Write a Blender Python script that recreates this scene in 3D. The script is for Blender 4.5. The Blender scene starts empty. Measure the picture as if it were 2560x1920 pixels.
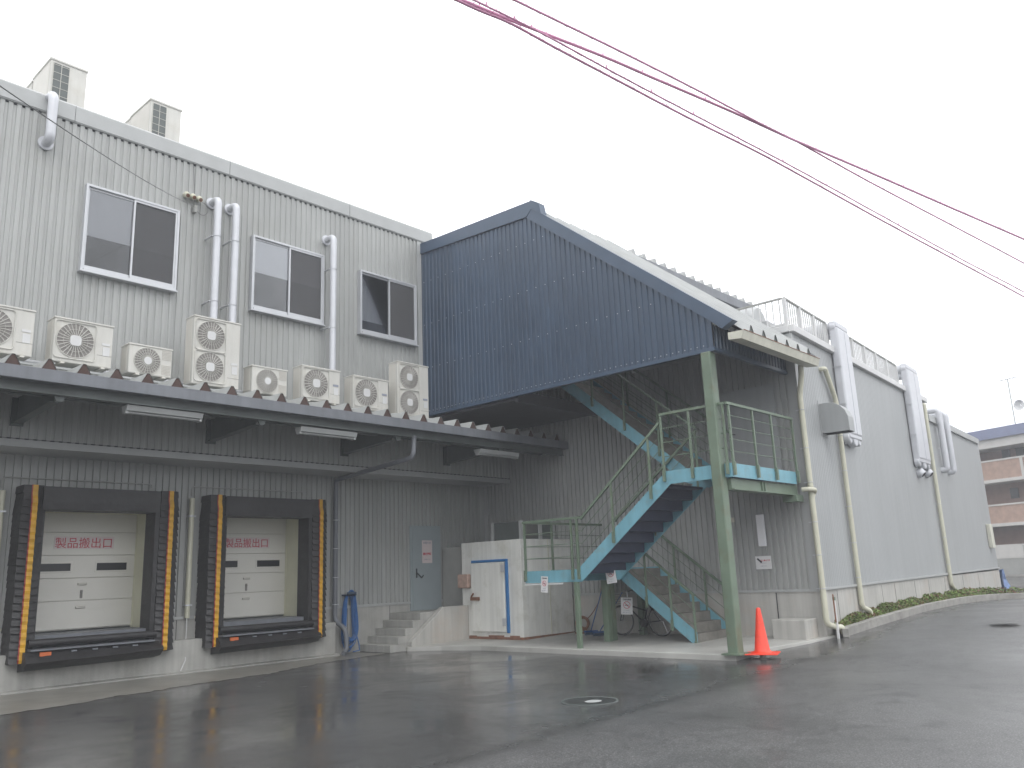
import bpy, bmesh, math, random
from mathutils import Vector, Matrix
random.seed(7)
SC = bpy.context.scene
R_ = math.radians

# ------------------------------------------------------------------ camera
H = 1.6; FPX = 2084.6269
YAW, PITCH, ROLL = R_(47.7620733), R_(12.88688095), R_(-2.29359133)
_F = Vector((math.sin(YAW)*math.cos(PITCH), math.cos(YAW)*math.cos(PITCH), math.sin(PITCH)))
_R0 = Vector((math.cos(YAW), -math.sin(YAW), 0)); _U0 = _R0.cross(_F)
CR = math.cos(ROLL)*_R0 + math.sin(ROLL)*_U0
CU = -math.sin(ROLL)*_R0 + math.cos(ROLL)*_U0
cam = bpy.data.objects.new('camera', bpy.data.cameras.new('camera'))
SC.collection.objects.link(cam)
cam.data.sensor_width = 36; cam.data.lens = FPX/2560*36
cam.data.clip_start = .1; cam.data.clip_end = 2000
m = Matrix((CR, CU, -_F)).transposed().to_4x4(); m.translation = Vector((0, 0, H))
cam.matrix_world = m
SC.camera = cam

# ------------------------------------------------------------------ sky, sun, exposure
w = bpy.data.worlds.new('World'); SC.world = w; w.use_nodes = True
nt = w.node_tree; nt.nodes.clear()
sky = nt.nodes.new('ShaderNodeTexSky'); sky.sky_type = 'NISHITA'; sky.sun_disc = False
sky.sun_elevation = R_(55); sky.sun_rotation = R_(200); sky.air_density = 1; sky.dust_density = 6
hs = nt.nodes.new('ShaderNodeHueSaturation'); hs.inputs['Saturation'].default_value = .06
mxw = nt.nodes.new('ShaderNodeMix'); mxw.data_type = 'RGBA'
mxw.inputs[0].default_value = .78
mxw.inputs[7].default_value = (16.5, 16.8, 17.2, 1)      # even cloud layer over the whole dome
bg = nt.nodes.new('ShaderNodeBackground'); bg.inputs[1].default_value = .1
wo = nt.nodes.new('ShaderNodeOutputWorld')
nt.links.new(sky.outputs[0], hs.inputs['Color']); nt.links.new(hs.outputs[0], mxw.inputs[6])
nt.links.new(mxw.outputs[2], bg.inputs[0]); nt.links.new(bg.outputs[0], wo.inputs[0])
sd = bpy.data.lights.new('sun', 'SUN'); sd.energy = .5; sd.angle = R_(30); sd.color = (1, .98, .95)
so = bpy.data.objects.new('sun', sd); SC.collection.objects.link(so)
so.rotation_euler = (R_(35), 0, R_(-20))
SC.view_settings.view_transform = 'Standard'; SC.view_settings.look = 'None'
SC.view_settings.exposure = .60; SC.view_settings.gamma = 1
HAZE = .0036
SC.cycles.volume_bounces = 0

# ------------------------------------------------------------------ measuring helpers (pixel of the 2560x1920 photo -> point on a real plane)
C0 = Vector((0, 0, H))
def ray(px, py): return _F*FPX + CR*(px-1280) - CU*(py-960)
def onx(px, py, X): d = ray(px, py); return C0 + d*(X/d.x)
def ony(px, py, Y): d = ray(px, py); return C0 + d*(Y/d.y)
def onz(px, py, Z=0.): d = ray(px, py); return C0 + d*((Z-H)/d.z)
CA = R_(3.85); CP0 = Vector((16.75, 7.12, 0)); CD = Vector((math.cos(CA), math.sin(CA), 0)); CN = Vector((math.sin(CA), -math.cos(CA), 0))
def onc(px, py, off=0.):
    d = ray(px, py); return C0 + d*(((CP0+CN*off-C0).dot(CN))/d.dot(CN))

# ------------------------------------------------------------------ materials
def mat(name, col, rough=.6, metal=0., var=.12, vscale=3., bump=0., bscale=40., streak=0., spec=.5, coat=0., dirt=None, dirts=1.2, dirta=.0, stretch=(1, 1, 1), sheet=0.):
    M = bpy.data.materials.new(name); M.use_nodes = True
    n = M.node_tree.nodes; L = M.node_tree.links; b = n['Principled BSDF']
    b.inputs['Roughness'].default_value = rough; b.inputs['Metallic'].default_value = metal
    b.inputs['Specular IOR Level'].default_value = spec; b.inputs['Coat Weight'].default_value = coat
    tc = n.new('ShaderNodeTexCoord'); mp = n.new('ShaderNodeMapping'); mp.inputs['Scale'].default_value = stretch
    L.new(tc.outputs['Object'], mp.inputs[0])
    cur = None
    nz = n.new('ShaderNodeTexNoise'); nz.inputs['Scale'].default_value = vscale; nz.inputs['Detail'].default_value = 6
    L.new(mp.outputs[0], nz.inputs['Vector'])
    rmp = n.new('ShaderNodeMapRange'); rmp.inputs[1].default_value = .3; rmp.inputs[2].default_value = .7
    rmp.inputs[3].default_value = 1-var; rmp.inputs[4].default_value = 1+var*.6
    L.new(nz.outputs[0], rmp.inputs[0])
    mul = n.new('ShaderNodeVectorMath'); mul.operation = 'SCALE'; mul.inputs[0].default_value = col[:3]
    L.new(rmp.outputs[0], mul.inputs['Scale']); cur = mul.outputs[0]
    if sheet:   # neighbouring sheets, six ribs wide, differ slightly in tint
        sx_ = n.new('ShaderNodeSeparateXYZ'); L.new(tc.outputs['Object'], sx_.inputs[0]); ad = n.new('ShaderNodeMath'); ad.operation = 'ADD'; L.new(sx_.outputs[0], ad.inputs[0]); L.new(sx_.outputs[1], ad.inputs[1])
        dv = n.new('ShaderNodeMath'); dv.operation = 'DIVIDE'; L.new(ad.outputs[0], dv.inputs[0]); dv.inputs[1].default_value = .81; fl = n.new('ShaderNodeMath'); fl.operation = 'FLOOR'; L.new(dv.outputs[0], fl.inputs[0])
        wn = n.new('ShaderNodeTexWhiteNoise'); wn.noise_dimensions = '1D'; L.new(fl.outputs[0], wn.inputs['W'])
        r5 = n.new('ShaderNodeMapRange'); r5.inputs[3].default_value = 1-sheet; r5.inputs[4].default_value = 1+sheet*.5; L.new(wn.outputs['Value'], r5.inputs[0])
        m5 = n.new('ShaderNodeVectorMath'); m5.operation = 'SCALE'; L.new(cur, m5.inputs[0]); L.new(r5.outputs[0], m5.inputs['Scale']); cur = m5.outputs[0]
    if streak:
        mp2 = n.new('ShaderNodeMapping'); mp2.inputs['Scale'].default_value = (6, 6, .35); L.new(tc.outputs['Object'], mp2.inputs[0])
        n2 = n.new('ShaderNodeTexNoise'); n2.inputs['Scale'].default_value = 1.6; n2.inputs['Detail'].default_value = 5; L.new(mp2.outputs[0], n2.inputs['Vector'])
        r2 = n.new('ShaderNodeMapRange'); r2.inputs[1].default_value = .35; r2.inputs[2].default_value = .75; r2.inputs[3].default_value = 1; r2.inputs[4].default_value = 1-streak
        L.new(n2.outputs[0], r2.inputs[0]); m2 = n.new('ShaderNodeVectorMath'); m2.operation = 'SCALE'
        L.new(cur, m2.inputs[0]); L.new(r2.outputs[0], m2.inputs['Scale']); cur = m2.outputs[0]
    if dirt:
        n3 = n.new('ShaderNodeTexNoise'); n3.inputs['Scale'].default_value = dirts; n3.inputs['Detail'].default_value = 8; n3.inputs['Roughness'].default_value = .65
        L.new(tc.outputs['Object'], n3.inputs['Vector'])
        r3 = n.new('ShaderNodeMapRange'); r3.inputs[1].default_value = .52; r3.inputs[2].default_value = .72; r3.inputs[3].default_value = 0; r3.inputs[4].default_value = dirta
        L.new(n3.outputs[0], r3.inputs[0]); mx = n.new('ShaderNodeMix'); mx.data_type = 'RGBA'
        L.new(r3.outputs[0], mx.inputs[0]); L.new(cur, mx.inputs[6]); mx.inputs[7].default_value = (*dirt, 1); cur = mx.outputs[2]
    L.new(cur, b.inputs['Base Color'])
    if bump:
        n4 = n.new('ShaderNodeTexNoise'); n4.inputs['Scale'].default_value = bscale; n4.inputs['Detail'].default_value = 4
        L.new(tc.outputs['Object'], n4.inputs['Vector'])
        bp = n.new('ShaderNodeBump'); bp.inputs['Strength'].default_value = bump; bp.inputs['Distance'].default_value = .02
        L.new(n4.outputs[0], bp.inputs['Height']); L.new(bp.outputs[0], b.inputs['Normal'])
    return M

M = {}
M['clad'] = mat('grey_cladding', (.378, .385, .374), .42, .0, var=.05, vscale=.8, streak=.13, sheet=.07, dirt=(.25, .24, .20), dirts=.7, dirta=.22)
M['cladc'] = mat('grey_panel', (.350, .362, .364), .45, .0, var=.05, vscale=.5, streak=.10, sheet=.035)
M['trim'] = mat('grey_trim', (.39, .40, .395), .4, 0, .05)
M['blue'] = mat('navy_steel', (.047, .077, .124), .38, .0, var=.12, vscale=1.2, streak=.2, sheet=.09)
M['blued'] = mat('navy_trim', (.050, .080, .127), .36, 0, .08)
M['conc'] = mat('concrete', (.40, .395, .37), .75, 0, .16, 2., bump=.25, bscale=30, streak=.2, dirt=(.2, .185, .15), dirta=.4)
M['concw'] = mat('pale_concrete', (.47, .46, .43), .7, 0, .12, 1.5, bump=.2, streak=.22, dirt=(.42, .33, .26), dirts=.8, dirta=.5)
M['pad'] = mat('pad_concrete', (.42, .415, .39), .45, 0, .2, 1.1, bump=.2, bscale=60, dirt=(.2, .19, .165), dirts=.9, dirta=.7)
M['kerb'] = mat('kerb_concrete', (.30, .29, .27), .7, 0, .25, 5, bump=.4, bscale=25, dirt=(.12, .11, .09), dirts=4, dirta=.6)
M['alu'] = mat('aluminium', (.52, .53, .55), .38, .25, .04)
M['white'] = mat('white_paint', (.60, .60, .595), .45, 0, .05)
M['duct'] = mat('white_duct', (.57, .58, .61), .35, .1, .05, 4)
M['cream'] = mat('cream_plastic', (.56, .55, .44), .5, 0, .08, 3)
M['creamd'] = mat('cream_gutter', (.60, .59, .50), .5, 0, .1, 5, streak=.1)
M['ac'] = mat('ac_casing', (.58, .57, .53), .5, 0, .06, 2, streak=.12, dirt=(.42, .38, .30), dirts=2.2, dirta=.35)
M['acgrille'] = mat('ac_grille', (.56, .54, .49), .5, 0, .05)
M['acdark'] = mat('ac_fan_dark', (.24, .225, .21), .6, 0, .2, 6)
M['steel'] = mat('awning_steel', (.17, .18, .20), .5, .0, .15, 2, streak=.15)
M['steeld'] = mat('awning_beam_green_grey', (.10, .115, .11), .5, 0, .3, 1.3, dirt=(.05, .05, .05), dirta=.5)
M['galv'] = mat('galvanised_roofing', (.36, .37, .365), .45, .15, .1, 3, dirt=(.3, .3, .27), dirta=.4)
M['ribdark'] = mat('rib_filler_brown', (.075, .045, .038), .8, 0, .2)
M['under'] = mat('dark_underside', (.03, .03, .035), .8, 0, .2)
M['teal'] = mat('turquoise_steel', (.18, .40, .48), .45, 0, .12, 2, streak=.16, dirt=(.20, .17, .12), dirts=5, dirta=.35)
M['green'] = mat('green_steel', (.145, .195, .140), .45, 0, .15, 2.5, dirt=(.13, .11, .06), dirts=4, dirta=.5)
M['tread'] = mat('tread_concrete', (.19, .18, .16), .7, 0, .25, 6, bump=.2)
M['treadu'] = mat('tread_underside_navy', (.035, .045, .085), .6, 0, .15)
M['rub'] = mat('black_rubber', (.030, .029, .030), .5, 0, .3, 5, bump=.3, bscale=14)
M['rub2'] = mat('black_canvas', (.036, .035, .036), .55, 0, .25, 3, bump=.4, bscale=9)
M['yel'] = mat('yellow_stripe', (.60, .33, .018), .5, 0, .25, 9, dirt=(.25, .15, .02), dirts=3, dirta=.5)
M['redl'] = mat('red_edge', (.30, .03, .03), .5)
M['orange'] = mat('orange_reflector', (.55, .13, .035), .35)
M['cone'] = mat('orange_cone_plastic', (.82, .058, .026), .38, 0, .1, 5, dirt=(.45, .05, .03), dirts=6, dirta=.4)
M['door'] = mat('dock_door_cream', (.70, .685, .63), .45, 0, .04, 1)
M['jamb'] = mat('jamb_cream', (.66, .65, .50), .5, 0, .06)
M['gdoor'] = mat('grey_blue_door', (.30, .345, .36), .4, 0, .06, 2)
M['dark'] = mat('dark_plastic', (.02, .02, .022), .4)
M['hose'] = mat('blue_hose', (.03, .12, .33), .35, 0, .15, 8)
M['blueg'] = mat('blue_gasket', (.03, .17, .42), .4)
M['cold'] = mat('white_insulated_panel', (.78, .78, .74), .5, 0, .08, 1.2, streak=.16, dirt=(.42, .41, .33), dirts=1.5, dirta=.6)
M['rust'] = mat('rust', (.24, .12, .075), .85, 0, .4, 9, bump=.3)
M['pinkb'] = mat('faded_red_box', (.46, .32, .26), .6, 0, .2, 12)
M['red'] = mat('red_letters', (.50, .02, .05), .5, 0, .05)
M['pinkbg'] = mat('pale_label', (.66, .58, .57), .5, 0, .04)
M['ink'] = mat('black_ink', (.03, .03, .04), .5)
M['inkg'] = mat('grey_ink', (.28, .30, .36), .6)
M['sign'] = mat('white_sign', (.70, .70, .70), .5, 0, .05)
M['rope'] = mat('fringe_tinted_cable', (.60, .28, .43), .6)  # mauve puts lens fringe and sky glare into the colour of dark cables
M['verge'] = mat('verge_grey', (.24, .245, .25), .5)
M['wire'] = mat('thin_grey_wire', (.12, .12, .12), .6)
M['casing'] = mat('pale_grey_casing', (.42, .43, .43), .5)
M['leaf'] = mat('leaf_green', (.15, .21, .055), .7, 0, .5, 3)
M['leafr'] = mat('leaf_red', (.20, .10, .07), .7, 0, .3)
M['soil'] = mat('soil', (.05, .04, .03), .9)
M['navyroof'] = mat('blue_metal_roof', (.17, .19, .29), .4, 0, .06)
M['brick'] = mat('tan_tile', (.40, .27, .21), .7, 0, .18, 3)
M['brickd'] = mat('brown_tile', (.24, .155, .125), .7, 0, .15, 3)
M['pale'] = mat('pale_render', (.55, .53, .50), .7, 0, .06)
M['chrome'] = mat('bike_metal', (.62, .62, .63), .25, .8)
M['tarp'] = mat('blue_tarp', (.14, .22, .42), .5, 0, .4, 3)
M['shut'] = mat('grey_shutter', (.34, .34, .32), .6, 0, .1)
M['blind'] = mat('grey_blind', (.55, .55, .57), .7, 0, .04)
M['blindw'] = mat('white_blind', (.78, .78, .80), .7, 0, .04)
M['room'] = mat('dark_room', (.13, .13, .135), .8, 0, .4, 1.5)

def glass():
    g = bpy.data.materials.new('window_glass'); g.use_nodes = True; n = g.node_tree.nodes; L = g.node_tree.links; n.clear()
    t = n.new('ShaderNodeBsdfTransparent'); t.inputs[0].default_value = (.93, .94, .95, 1)
    gl = n.new('ShaderNodeBsdfGlossy'); gl.inputs['Roughness'].default_value = .03
    f = n.new('ShaderNodeFresnel'); f.inputs[0].default_value = 1.5; mx = n.new('ShaderNodeMixShader'); o = n.new('ShaderNodeOutputMaterial')
    L.new(f.outputs[0], mx.inputs[0]); L.new(t.outputs[0], mx.inputs[1]); L.new(gl.outputs[0], mx.inputs[2]); L.new(mx.outputs[0], o.inputs[0]); return g
def screen():
    g = bpy.data.materials.new('insect_screen'); g.use_nodes = True; n = g.node_tree.nodes; L = g.node_tree.links; n.clear()
    t = n.new('ShaderNodeBsdfTransparent'); d = n.new('ShaderNodeBsdfDiffuse'); d.inputs[0].default_value = (.13, .13, .135, 1)
    mx = n.new('ShaderNodeMixShader'); mx.inputs[0].default_value = .55; o = n.new('ShaderNodeOutputMaterial')
    L.new(t.outputs[0], mx.inputs[1]); L.new(d.outputs[0], mx.inputs[2]); L.new(mx.outputs[0], o.inputs[0]); return g
M['glass'] = glass(); M['screen'] = screen()

def asphalt():
    g = bpy.data.materials.new('wet_asphalt'); g.use_nodes = True; n = g.node_tree.nodes; L = g.node_tree.links; b = n['Principled BSDF']
    geo = n.new('ShaderNodeNewGeometry'); P = geo.outputs['Position']
    def noise(s, d=5, r=.5, w=0.):
        x = n.new('ShaderNodeTexNoise'); x.inputs['Scale'].default_value = s; x.inputs['Detail'].default_value = d; x.inputs['Roughness'].default_value = r; x.inputs['Distortion'].default_value = w
        L.new(P, x.inputs['Vector']); return x.outputs[0]
    def rng(i, a, bb, c, d_):
        x = n.new('ShaderNodeMapRange'); x.inputs[1].default_value = a; x.inputs[2].default_value = bb; x.inputs[3].default_value = c; x.inputs[4].default_value = d_
        L.new(i, x.inputs[0]); return x.outputs[0]
    def mth(op, a, bb):
        x = n.new('ShaderNodeMath'); x.operation = op
        for i, v in enumerate((a, bb)):
            if isinstance(v, (int, float)): x.inputs[i].default_value = v
            else: L.new(v, x.inputs[i])
        return x.outputs[0]
    sp = n.new('ShaderNodeSeparateXYZ'); L.new(P, sp.inputs[0])
    # the seam between the yard's newer asphalt and the older, coarser road: y = 5.75 + .055 x
    wob = mth('MULTIPLY', mth('SUBTRACT', noise(.9, 3), .5), .35)
    sy = mth('SUBTRACT', mth('SUBTRACT', mth('ADD', sp.outputs[1], wob), 5.62), mth('MULTIPLY', sp.outputs[0], .05))
    road = rng(sy, -.5, .35, 1, 0)
    seam = rng(mth('ABSOLUTE', sy, 0), .04, .17, 1, 0)
    big = noise(.35, 5, .55, .6); fine = noise(70, 3); mid = noise(3.2, 6)
    alb = mth('ADD', rng(big, .35, .7, .050, .076), mth('MULTIPLY', road, rng(mid, .3, .7, .018, .036)))
    alb = mth('MULTIPLY', alb, rng(fine, .38, .62, .55, 1.5)); alb = mth('MULTIPLY', alb, rng(seam, 0, 1, 1, .74))
    stn = n.new('ShaderNodeTexVoronoi'); stn.inputs['Scale'].default_value = 55; L.new(P, stn.inputs['Vector'])
    alb = mth('MULTIPLY', alb, rng(noise(28, 4, .7), .36, .64, .72, 1.28))
    alb = mth('MULTIPLY', alb, mth('ADD', 1.0, mth('MULTIPLY', rng(stn.outputs['Distance'], .2, .5, .5, -.22), mth('ADD', mth('MULTIPLY', road, .75), .35))))
    alb = mth('MULTIPLY', alb, rng(noise(.8, 4, .6, 1.4), .60, .68, 1, .68))
    crk = n.new('ShaderNodeTexVoronoi'); crk.feature = 'DISTANCE_TO_EDGE'; crk.inputs['Scale'].default_value = .42
    cw = n.new('ShaderNodeVectorMath'); cw.operation = 'ADD'; cn = n.new('ShaderNodeTexNoise'); cn.inputs['Scale'].default_value = 1.6; cn.inputs['Detail'].default_value = 7; L.new(P, cn.inputs['Vector'])
    L.new(P, cw.inputs[0]); L.new(cn.outputs['Color'], cw.inputs[1]); L.new(cw.outputs[0], crk.inputs['Vector'])
    crack = mth('MULTIPLY', rng(crk.outputs['Distance'], .002, .006, 1, 0), rng(noise(.25, 2), .52, .56, 0, 1))
    alb = mth('MULTIPLY', alb, rng(crack, 0, 1, 1, .5))
    spk = n.new('ShaderNodeTexVoronoi'); spk.inputs['Scale'].default_value = 26; L.new(P, spk.inputs['Vector'])
    sps = mth('MULTIPLY', rng(spk.outputs['Distance'], .06, .12, 1, 0), rng(noise(2.1, 2), .52, .62, 0, .06))
    alb = mth('ADD', alb, mth('MULTIPLY', sps, mth('ADD', mth('MULTIPLY', road, .8), .2)))
    cb = n.new('ShaderNodeCombineColor')
    L.new(mth('MULTIPLY', alb, 1.0), cb.inputs[0]); L.new(mth('MULTIPLY', alb, .992), cb.inputs[1]); L.new(mth('MULTIPLY', alb, .985), cb.inputs[2])
    L.new(cb.outputs[0], b.inputs['Base Color'])
    wet = rng(noise(.55, 6, .6, .8), .42, .62, 0, 1)
    rough = mth('ADD', rng(wet, 0, 1, .24, .10), mth('MULTIPLY', road, rng(wet, 0, 1, .20, .24)))
    rough = mth('ADD', rough, rng(mid, .3, .7, -.03, .04))
    L.new(rough, b.inputs['Roughness']); b.inputs['IOR'].default_value = 1.45
    b.inputs['Specular IOR Level'].default_value = .55
    bp = n.new('ShaderNodeBump'); bp.inputs['Distance'].default_value = .006
    L.new(rng(wet, 0, 1, .22, .05), bp.inputs['Strength']); L.new(mth('ADD', fine, mth('MULTIPLY', noise(1.3, 3), 1.2)), bp.inputs['Height']); L.new(bp.outputs[0], b.inputs['Normal'])
    return g
M['asph'] = asphalt()
M['apron'] = mat('wet_apron_concrete', (.24, .23, .205), .32, 0, .3, 2.2, bump=.15, bscale=20, dirt=(.05, .05, .045), dirts=1.1, dirta=.8)
M['cover'] = mat('wet_iron', (.05, .05, .05), .35, .3, .2, 30)
M['puddle'] = mat('puddle_water', (.02, .02, .02), .03, 0, 0, spec=.6)

# ------------------------------------------------------------------ mesh helpers
COL = SC.collection
class MB:
    def __init__(s): s.v = []; s.f = []; s.mi = []
    def add(s, vs, fs, mi=0):
        o = len(s.v); s.v += [tuple(v) for v in vs]; s.f += [tuple(i+o for i in f) for f in fs]; s.mi += [mi]*len(fs); return s
    def box(s, a, b, mi=0):
        x0, x1 = sorted((a[0], b[0])); y0, y1 = sorted((a[1], b[1])); z0, z1 = sorted((a[2], b[2]))
        return s.add([(x0, y0, z0), (x1, y0, z0), (x1, y1, z0), (x0, y1, z0), (x0, y0, z1), (x1, y0, z1), (x1, y1, z1), (x0, y1, z1)],
                     [(0, 3, 2, 1), (4, 5, 6, 7), (0, 1, 5, 4), (1, 2, 6, 5), (2, 3, 7, 6), (3, 0, 4, 7)], mi)
    def bar(s, p, q, w, h=None, up=(0, 0, 1), mi=0):
        "rectangular bar from p to q, w across and h along up"
        h = h or w; p = Vector(p); q = Vector(q); d = (q-p).normalized(); up = Vector(up)
        if abs(d.dot(up)) > .99: up = Vector((0, 1, 0))
        sx = d.cross(up).normalized(); uz = sx.cross(d).normalized()
        vs = []
        for c in (p, q):
            for a, b in ((-1, -1), (1, -1), (1, 1), (-1, 1)): vs.append(c + sx*(a*w/2) + uz*(b*h/2))
        return s.add(vs, [(0, 1, 2, 3)[::-1], (4, 5, 6, 7), (0, 1, 5, 4), (1, 2, 6, 5), (2, 3, 7, 6), (3, 0, 4, 7)], mi)
    def prism(s, pts, vec, mi=0):
        "closed outline pts extruded by vec"
        n = len(pts); vec = Vector(vec); vs = [Vector(p) for p in pts] + [Vector(p)+vec for p in pts]
        return s.add(vs, [tuple(range(n))[::-1], tuple(range(n, 2*n))] + [(i, (i+1) % n, (i+1) % n+n, i+n) for i in range(n)], mi)
    def tube(s, pts, r, n=10, closed=False, cap=True, mi=0):
        pts = [Vector(p) for p in pts]; k = len(pts); rs = r if isinstance(r, (list, tuple)) else [r]*k
        o = len(s.v); prev = None
        for i, p in enumerate(pts):
            if closed: d = (pts[(i+1) % k]-pts[i-1]).normalized()
            else: d = (pts[min(i+1, k-1)]-pts[max(i-1, 0)]).normalized()
            a = prev if prev is not None else (Vector((0, 0, 1)) if abs(d.z) < .9 else Vector((1, 0, 0)))
            a = (a - d*a.dot(d)).normalized(); prev = a; b = d.cross(a)
            for j in range(n):
                t = 2*math.pi*j/n; s.v.append(tuple(p + (a*math.cos(t)+b*math.sin(t))*rs[i]))
        for i in range(k if closed else k-1):
            for j in range(n):
                i2 = (i+1) % k; s.f.append((o+i*n+j, o+i*n+(j+1) % n, o+i2*n+(j+1) % n, o+i2*n+j)); s.mi.append(mi)
        if cap and not closed:
            s.f.append(tuple(o+j for j in range(n))[::-1]); s.mi.append(mi)
            s.f.append(tuple(o+(k-1)*n+j for j in range(n))); s.mi.append(mi)
        return s
    def cyl(s, p, q, r, n=16, mi=0): return s.tube([p, q], r, n, mi=mi)
    def ring(s, c, ax, R, r, n=32, m=6, mi=0):
        c = Vector(c); ax = Vector(ax).normalized(); a = ax.orthogonal().normalized(); b = ax.cross(a)
        return s.tube([c+(a*math.cos(2*math.pi*i/n)+b*math.sin(2*math.pi*i/n))*R for i in range(n)], r, m, closed=True, mi=mi)
    def lathe(s, c, prof, n=32, mi=0):
        o = len(s.v)
        for r, z in prof:
            for j in range(n): t = 2*math.pi*j/n; s.v.append((c[0]+r*math.cos(t), c[1]+r*math.sin(t), c[2]+z))
        for i in range(len(prof)-1):
            for j in range(n): s.f.append((o+i*n+j, o+i*n+(j+1) % n, o+(i+1)*n+(j+1) % n, o+(i+1)*n+j)); s.mi.append(mi)
        return s
    def parts(s):
        "the connected pieces as separate builders"
        par = list(range(len(s.v)))
        def fd(i):
            while par[i] != i: par[i] = par[par[i]]; i = par[i]
            return i
        for f in s.f:
            for i in f[1:]: par[fd(i)] = fd(f[0])
        grp = {}
        for f, m_ in zip(s.f, s.mi): grp.setdefault(fd(f[0]), []).append((f, m_))
        out = []
        for fs in grp.values():
            idx = {}; b = MB()
            for f, m_ in fs:
                for i in f:
                    if i not in idx: idx[i] = len(b.v); b.v.append(s.v[i])
                b.f.append(tuple(idx[i] for i in f)); b.mi.append(m_)
            out.append(b)
        return out
    def each(s, name, mats, parent, **k):
        return [b.build(name, mats, parent, **k) for b in s.parts()]
    def build(s, name, mats, parent=None, smooth=False, bevel=0., off=None, **tags):
        me = bpy.data.meshes.new(name); org = Vector((0, 0, 0))
        if parent is None and s.v and off is None:
            xs, ys, zs = zip(*s.v); org = Vector(((min(xs)+max(xs))/2, (min(ys)+max(ys))/2, min(zs)))
        if parent is not None: org = parent['_org'] if '_org' in parent else Vector((0, 0, 0)); org = Vector(org)
        me.from_pydata([tuple(Vector(v)-org) for v in s.v], [], s.f); me.update()
        if not isinstance(mats, (list, tuple)): mats = [mats]
        for x in mats: me.materials.append(x)
        for p, i in zip(me.polygons, s.mi): p.material_index = i
        if smooth:
            me.shade_smooth()
            try: me.set_sharp_from_angle(angle=R_(40))
            except Exception: pass
        ob = bpy.data.objects.new(name, me); COL.objects.link(ob)
        if parent is not None: ob.parent = parent; ob['_org'] = tuple(org)
        else: ob.location = org
        if bevel:
            md = ob.modifiers.new('bevel', 'BEVEL'); md.width = bevel; md.segments = 2; md.limit_method = 'ANGLE'
        for k, v in tags.items(): ob[k] = v
        return ob
def thing(name, label, cat, loc, group=None):
    "an Empty at the thing's base; its parts' meshes keep their coordinates relative to it"
    o = bpy.data.objects.new(name, None); COL.objects.link(o); o.location = loc; o.empty_display_size = .3
    o['label'] = label; o['category'] = cat; o['_org'] = tuple(loc)
    if group: o['group'] = group
    return o
def dup(o, loc, label, parent=None):
    c = o.copy(); COL.objects.link(c)
    if parent is None: c.location = loc; c['label'] = label
    else: c.parent = parent
    for ch in list(o.children): dup(ch, None, None, c)
    return c
def tag(o, label, cat, group=None):
    o['label'] = label; o['category'] = cat
    if group: o['group'] = group
    return o
def struct(o): o['kind'] = 'structure'; return o
def bend(pts, r=.12, n=5):
    "round the corners of a polyline"
    pts = [Vector(p) for p in pts]; out = [pts[0]]
    for i in range(1, len(pts)-1):
        a, b, c = pts[i-1], pts[i], pts[i+1]; da = (a-b); dc = (c-b); rr = min(r, da.length*.45, dc.length*.45)
        p = b+da.normalized()*rr; q = b+dc.normalized()*rr
        for k in range(n+1):
            t = k/n; out.append(p*(1-t)**2 + b*2*t*(1-t) + q*t*t)
    out.append(pts[-1]); return out
def text_mesh(body, size, bold=0.):
    cu = bpy.data.curves.new('text', 'FONT'); cu.body = body; cu.size = size; cu.align_x = 'CENTER'; cu.align_y = 'CENTER'; cu.offset = bold; cu.extrude = .001; cu.resolution_u = 4
    ob = bpy.data.objects.new('text', cu); COL.objects.link(ob); dg = bpy.context.evaluated_depsgraph_get(); dg.update()
    me = bpy.data.meshes.new_from_object(ob.evaluated_get(dg)); bpy.data.objects.remove(ob); bpy.data.curves.remove(cu); return me
def text(name, body, size, M4, m_, parent, bold=0., width=None):
    me = text_mesh(body, size, bold)
    xs = [v.co.x for v in me.vertices]; ys = [v.co.y for v in me.vertices]
    if xs:
        cx, cy = (min(xs)+max(xs))/2, (min(ys)+max(ys))/2; k = width/(max(xs)-min(xs)) if width else 1
        for v in me.vertices: v.co.x = (v.co.x-cx)*k; v.co.y = (v.co.y-cy)*(k if width else 1)
    org = Vector(parent['_org']) if parent is not None and '_org' in parent else Vector((0, 0, 0))
    me.transform(Matrix.Translation(-org) @ M4); me.materials.clear(); me.materials.append(m_)
    ob = bpy.data.objects.new(name, me); COL.objects.link(ob); ob.parent = parent; ob['_org'] = tuple(org); return ob
def frame4(o, x, z):
    "matrix: local x -> x, local y -> z (up), placed at o"
    x = Vector(x).normalized(); z = Vector(z).normalized(); nn = x.cross(z)
    mm = Matrix((x, z, nn)).transposed().to_4x4(); mm.translation = Vector(o); return mm

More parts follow.
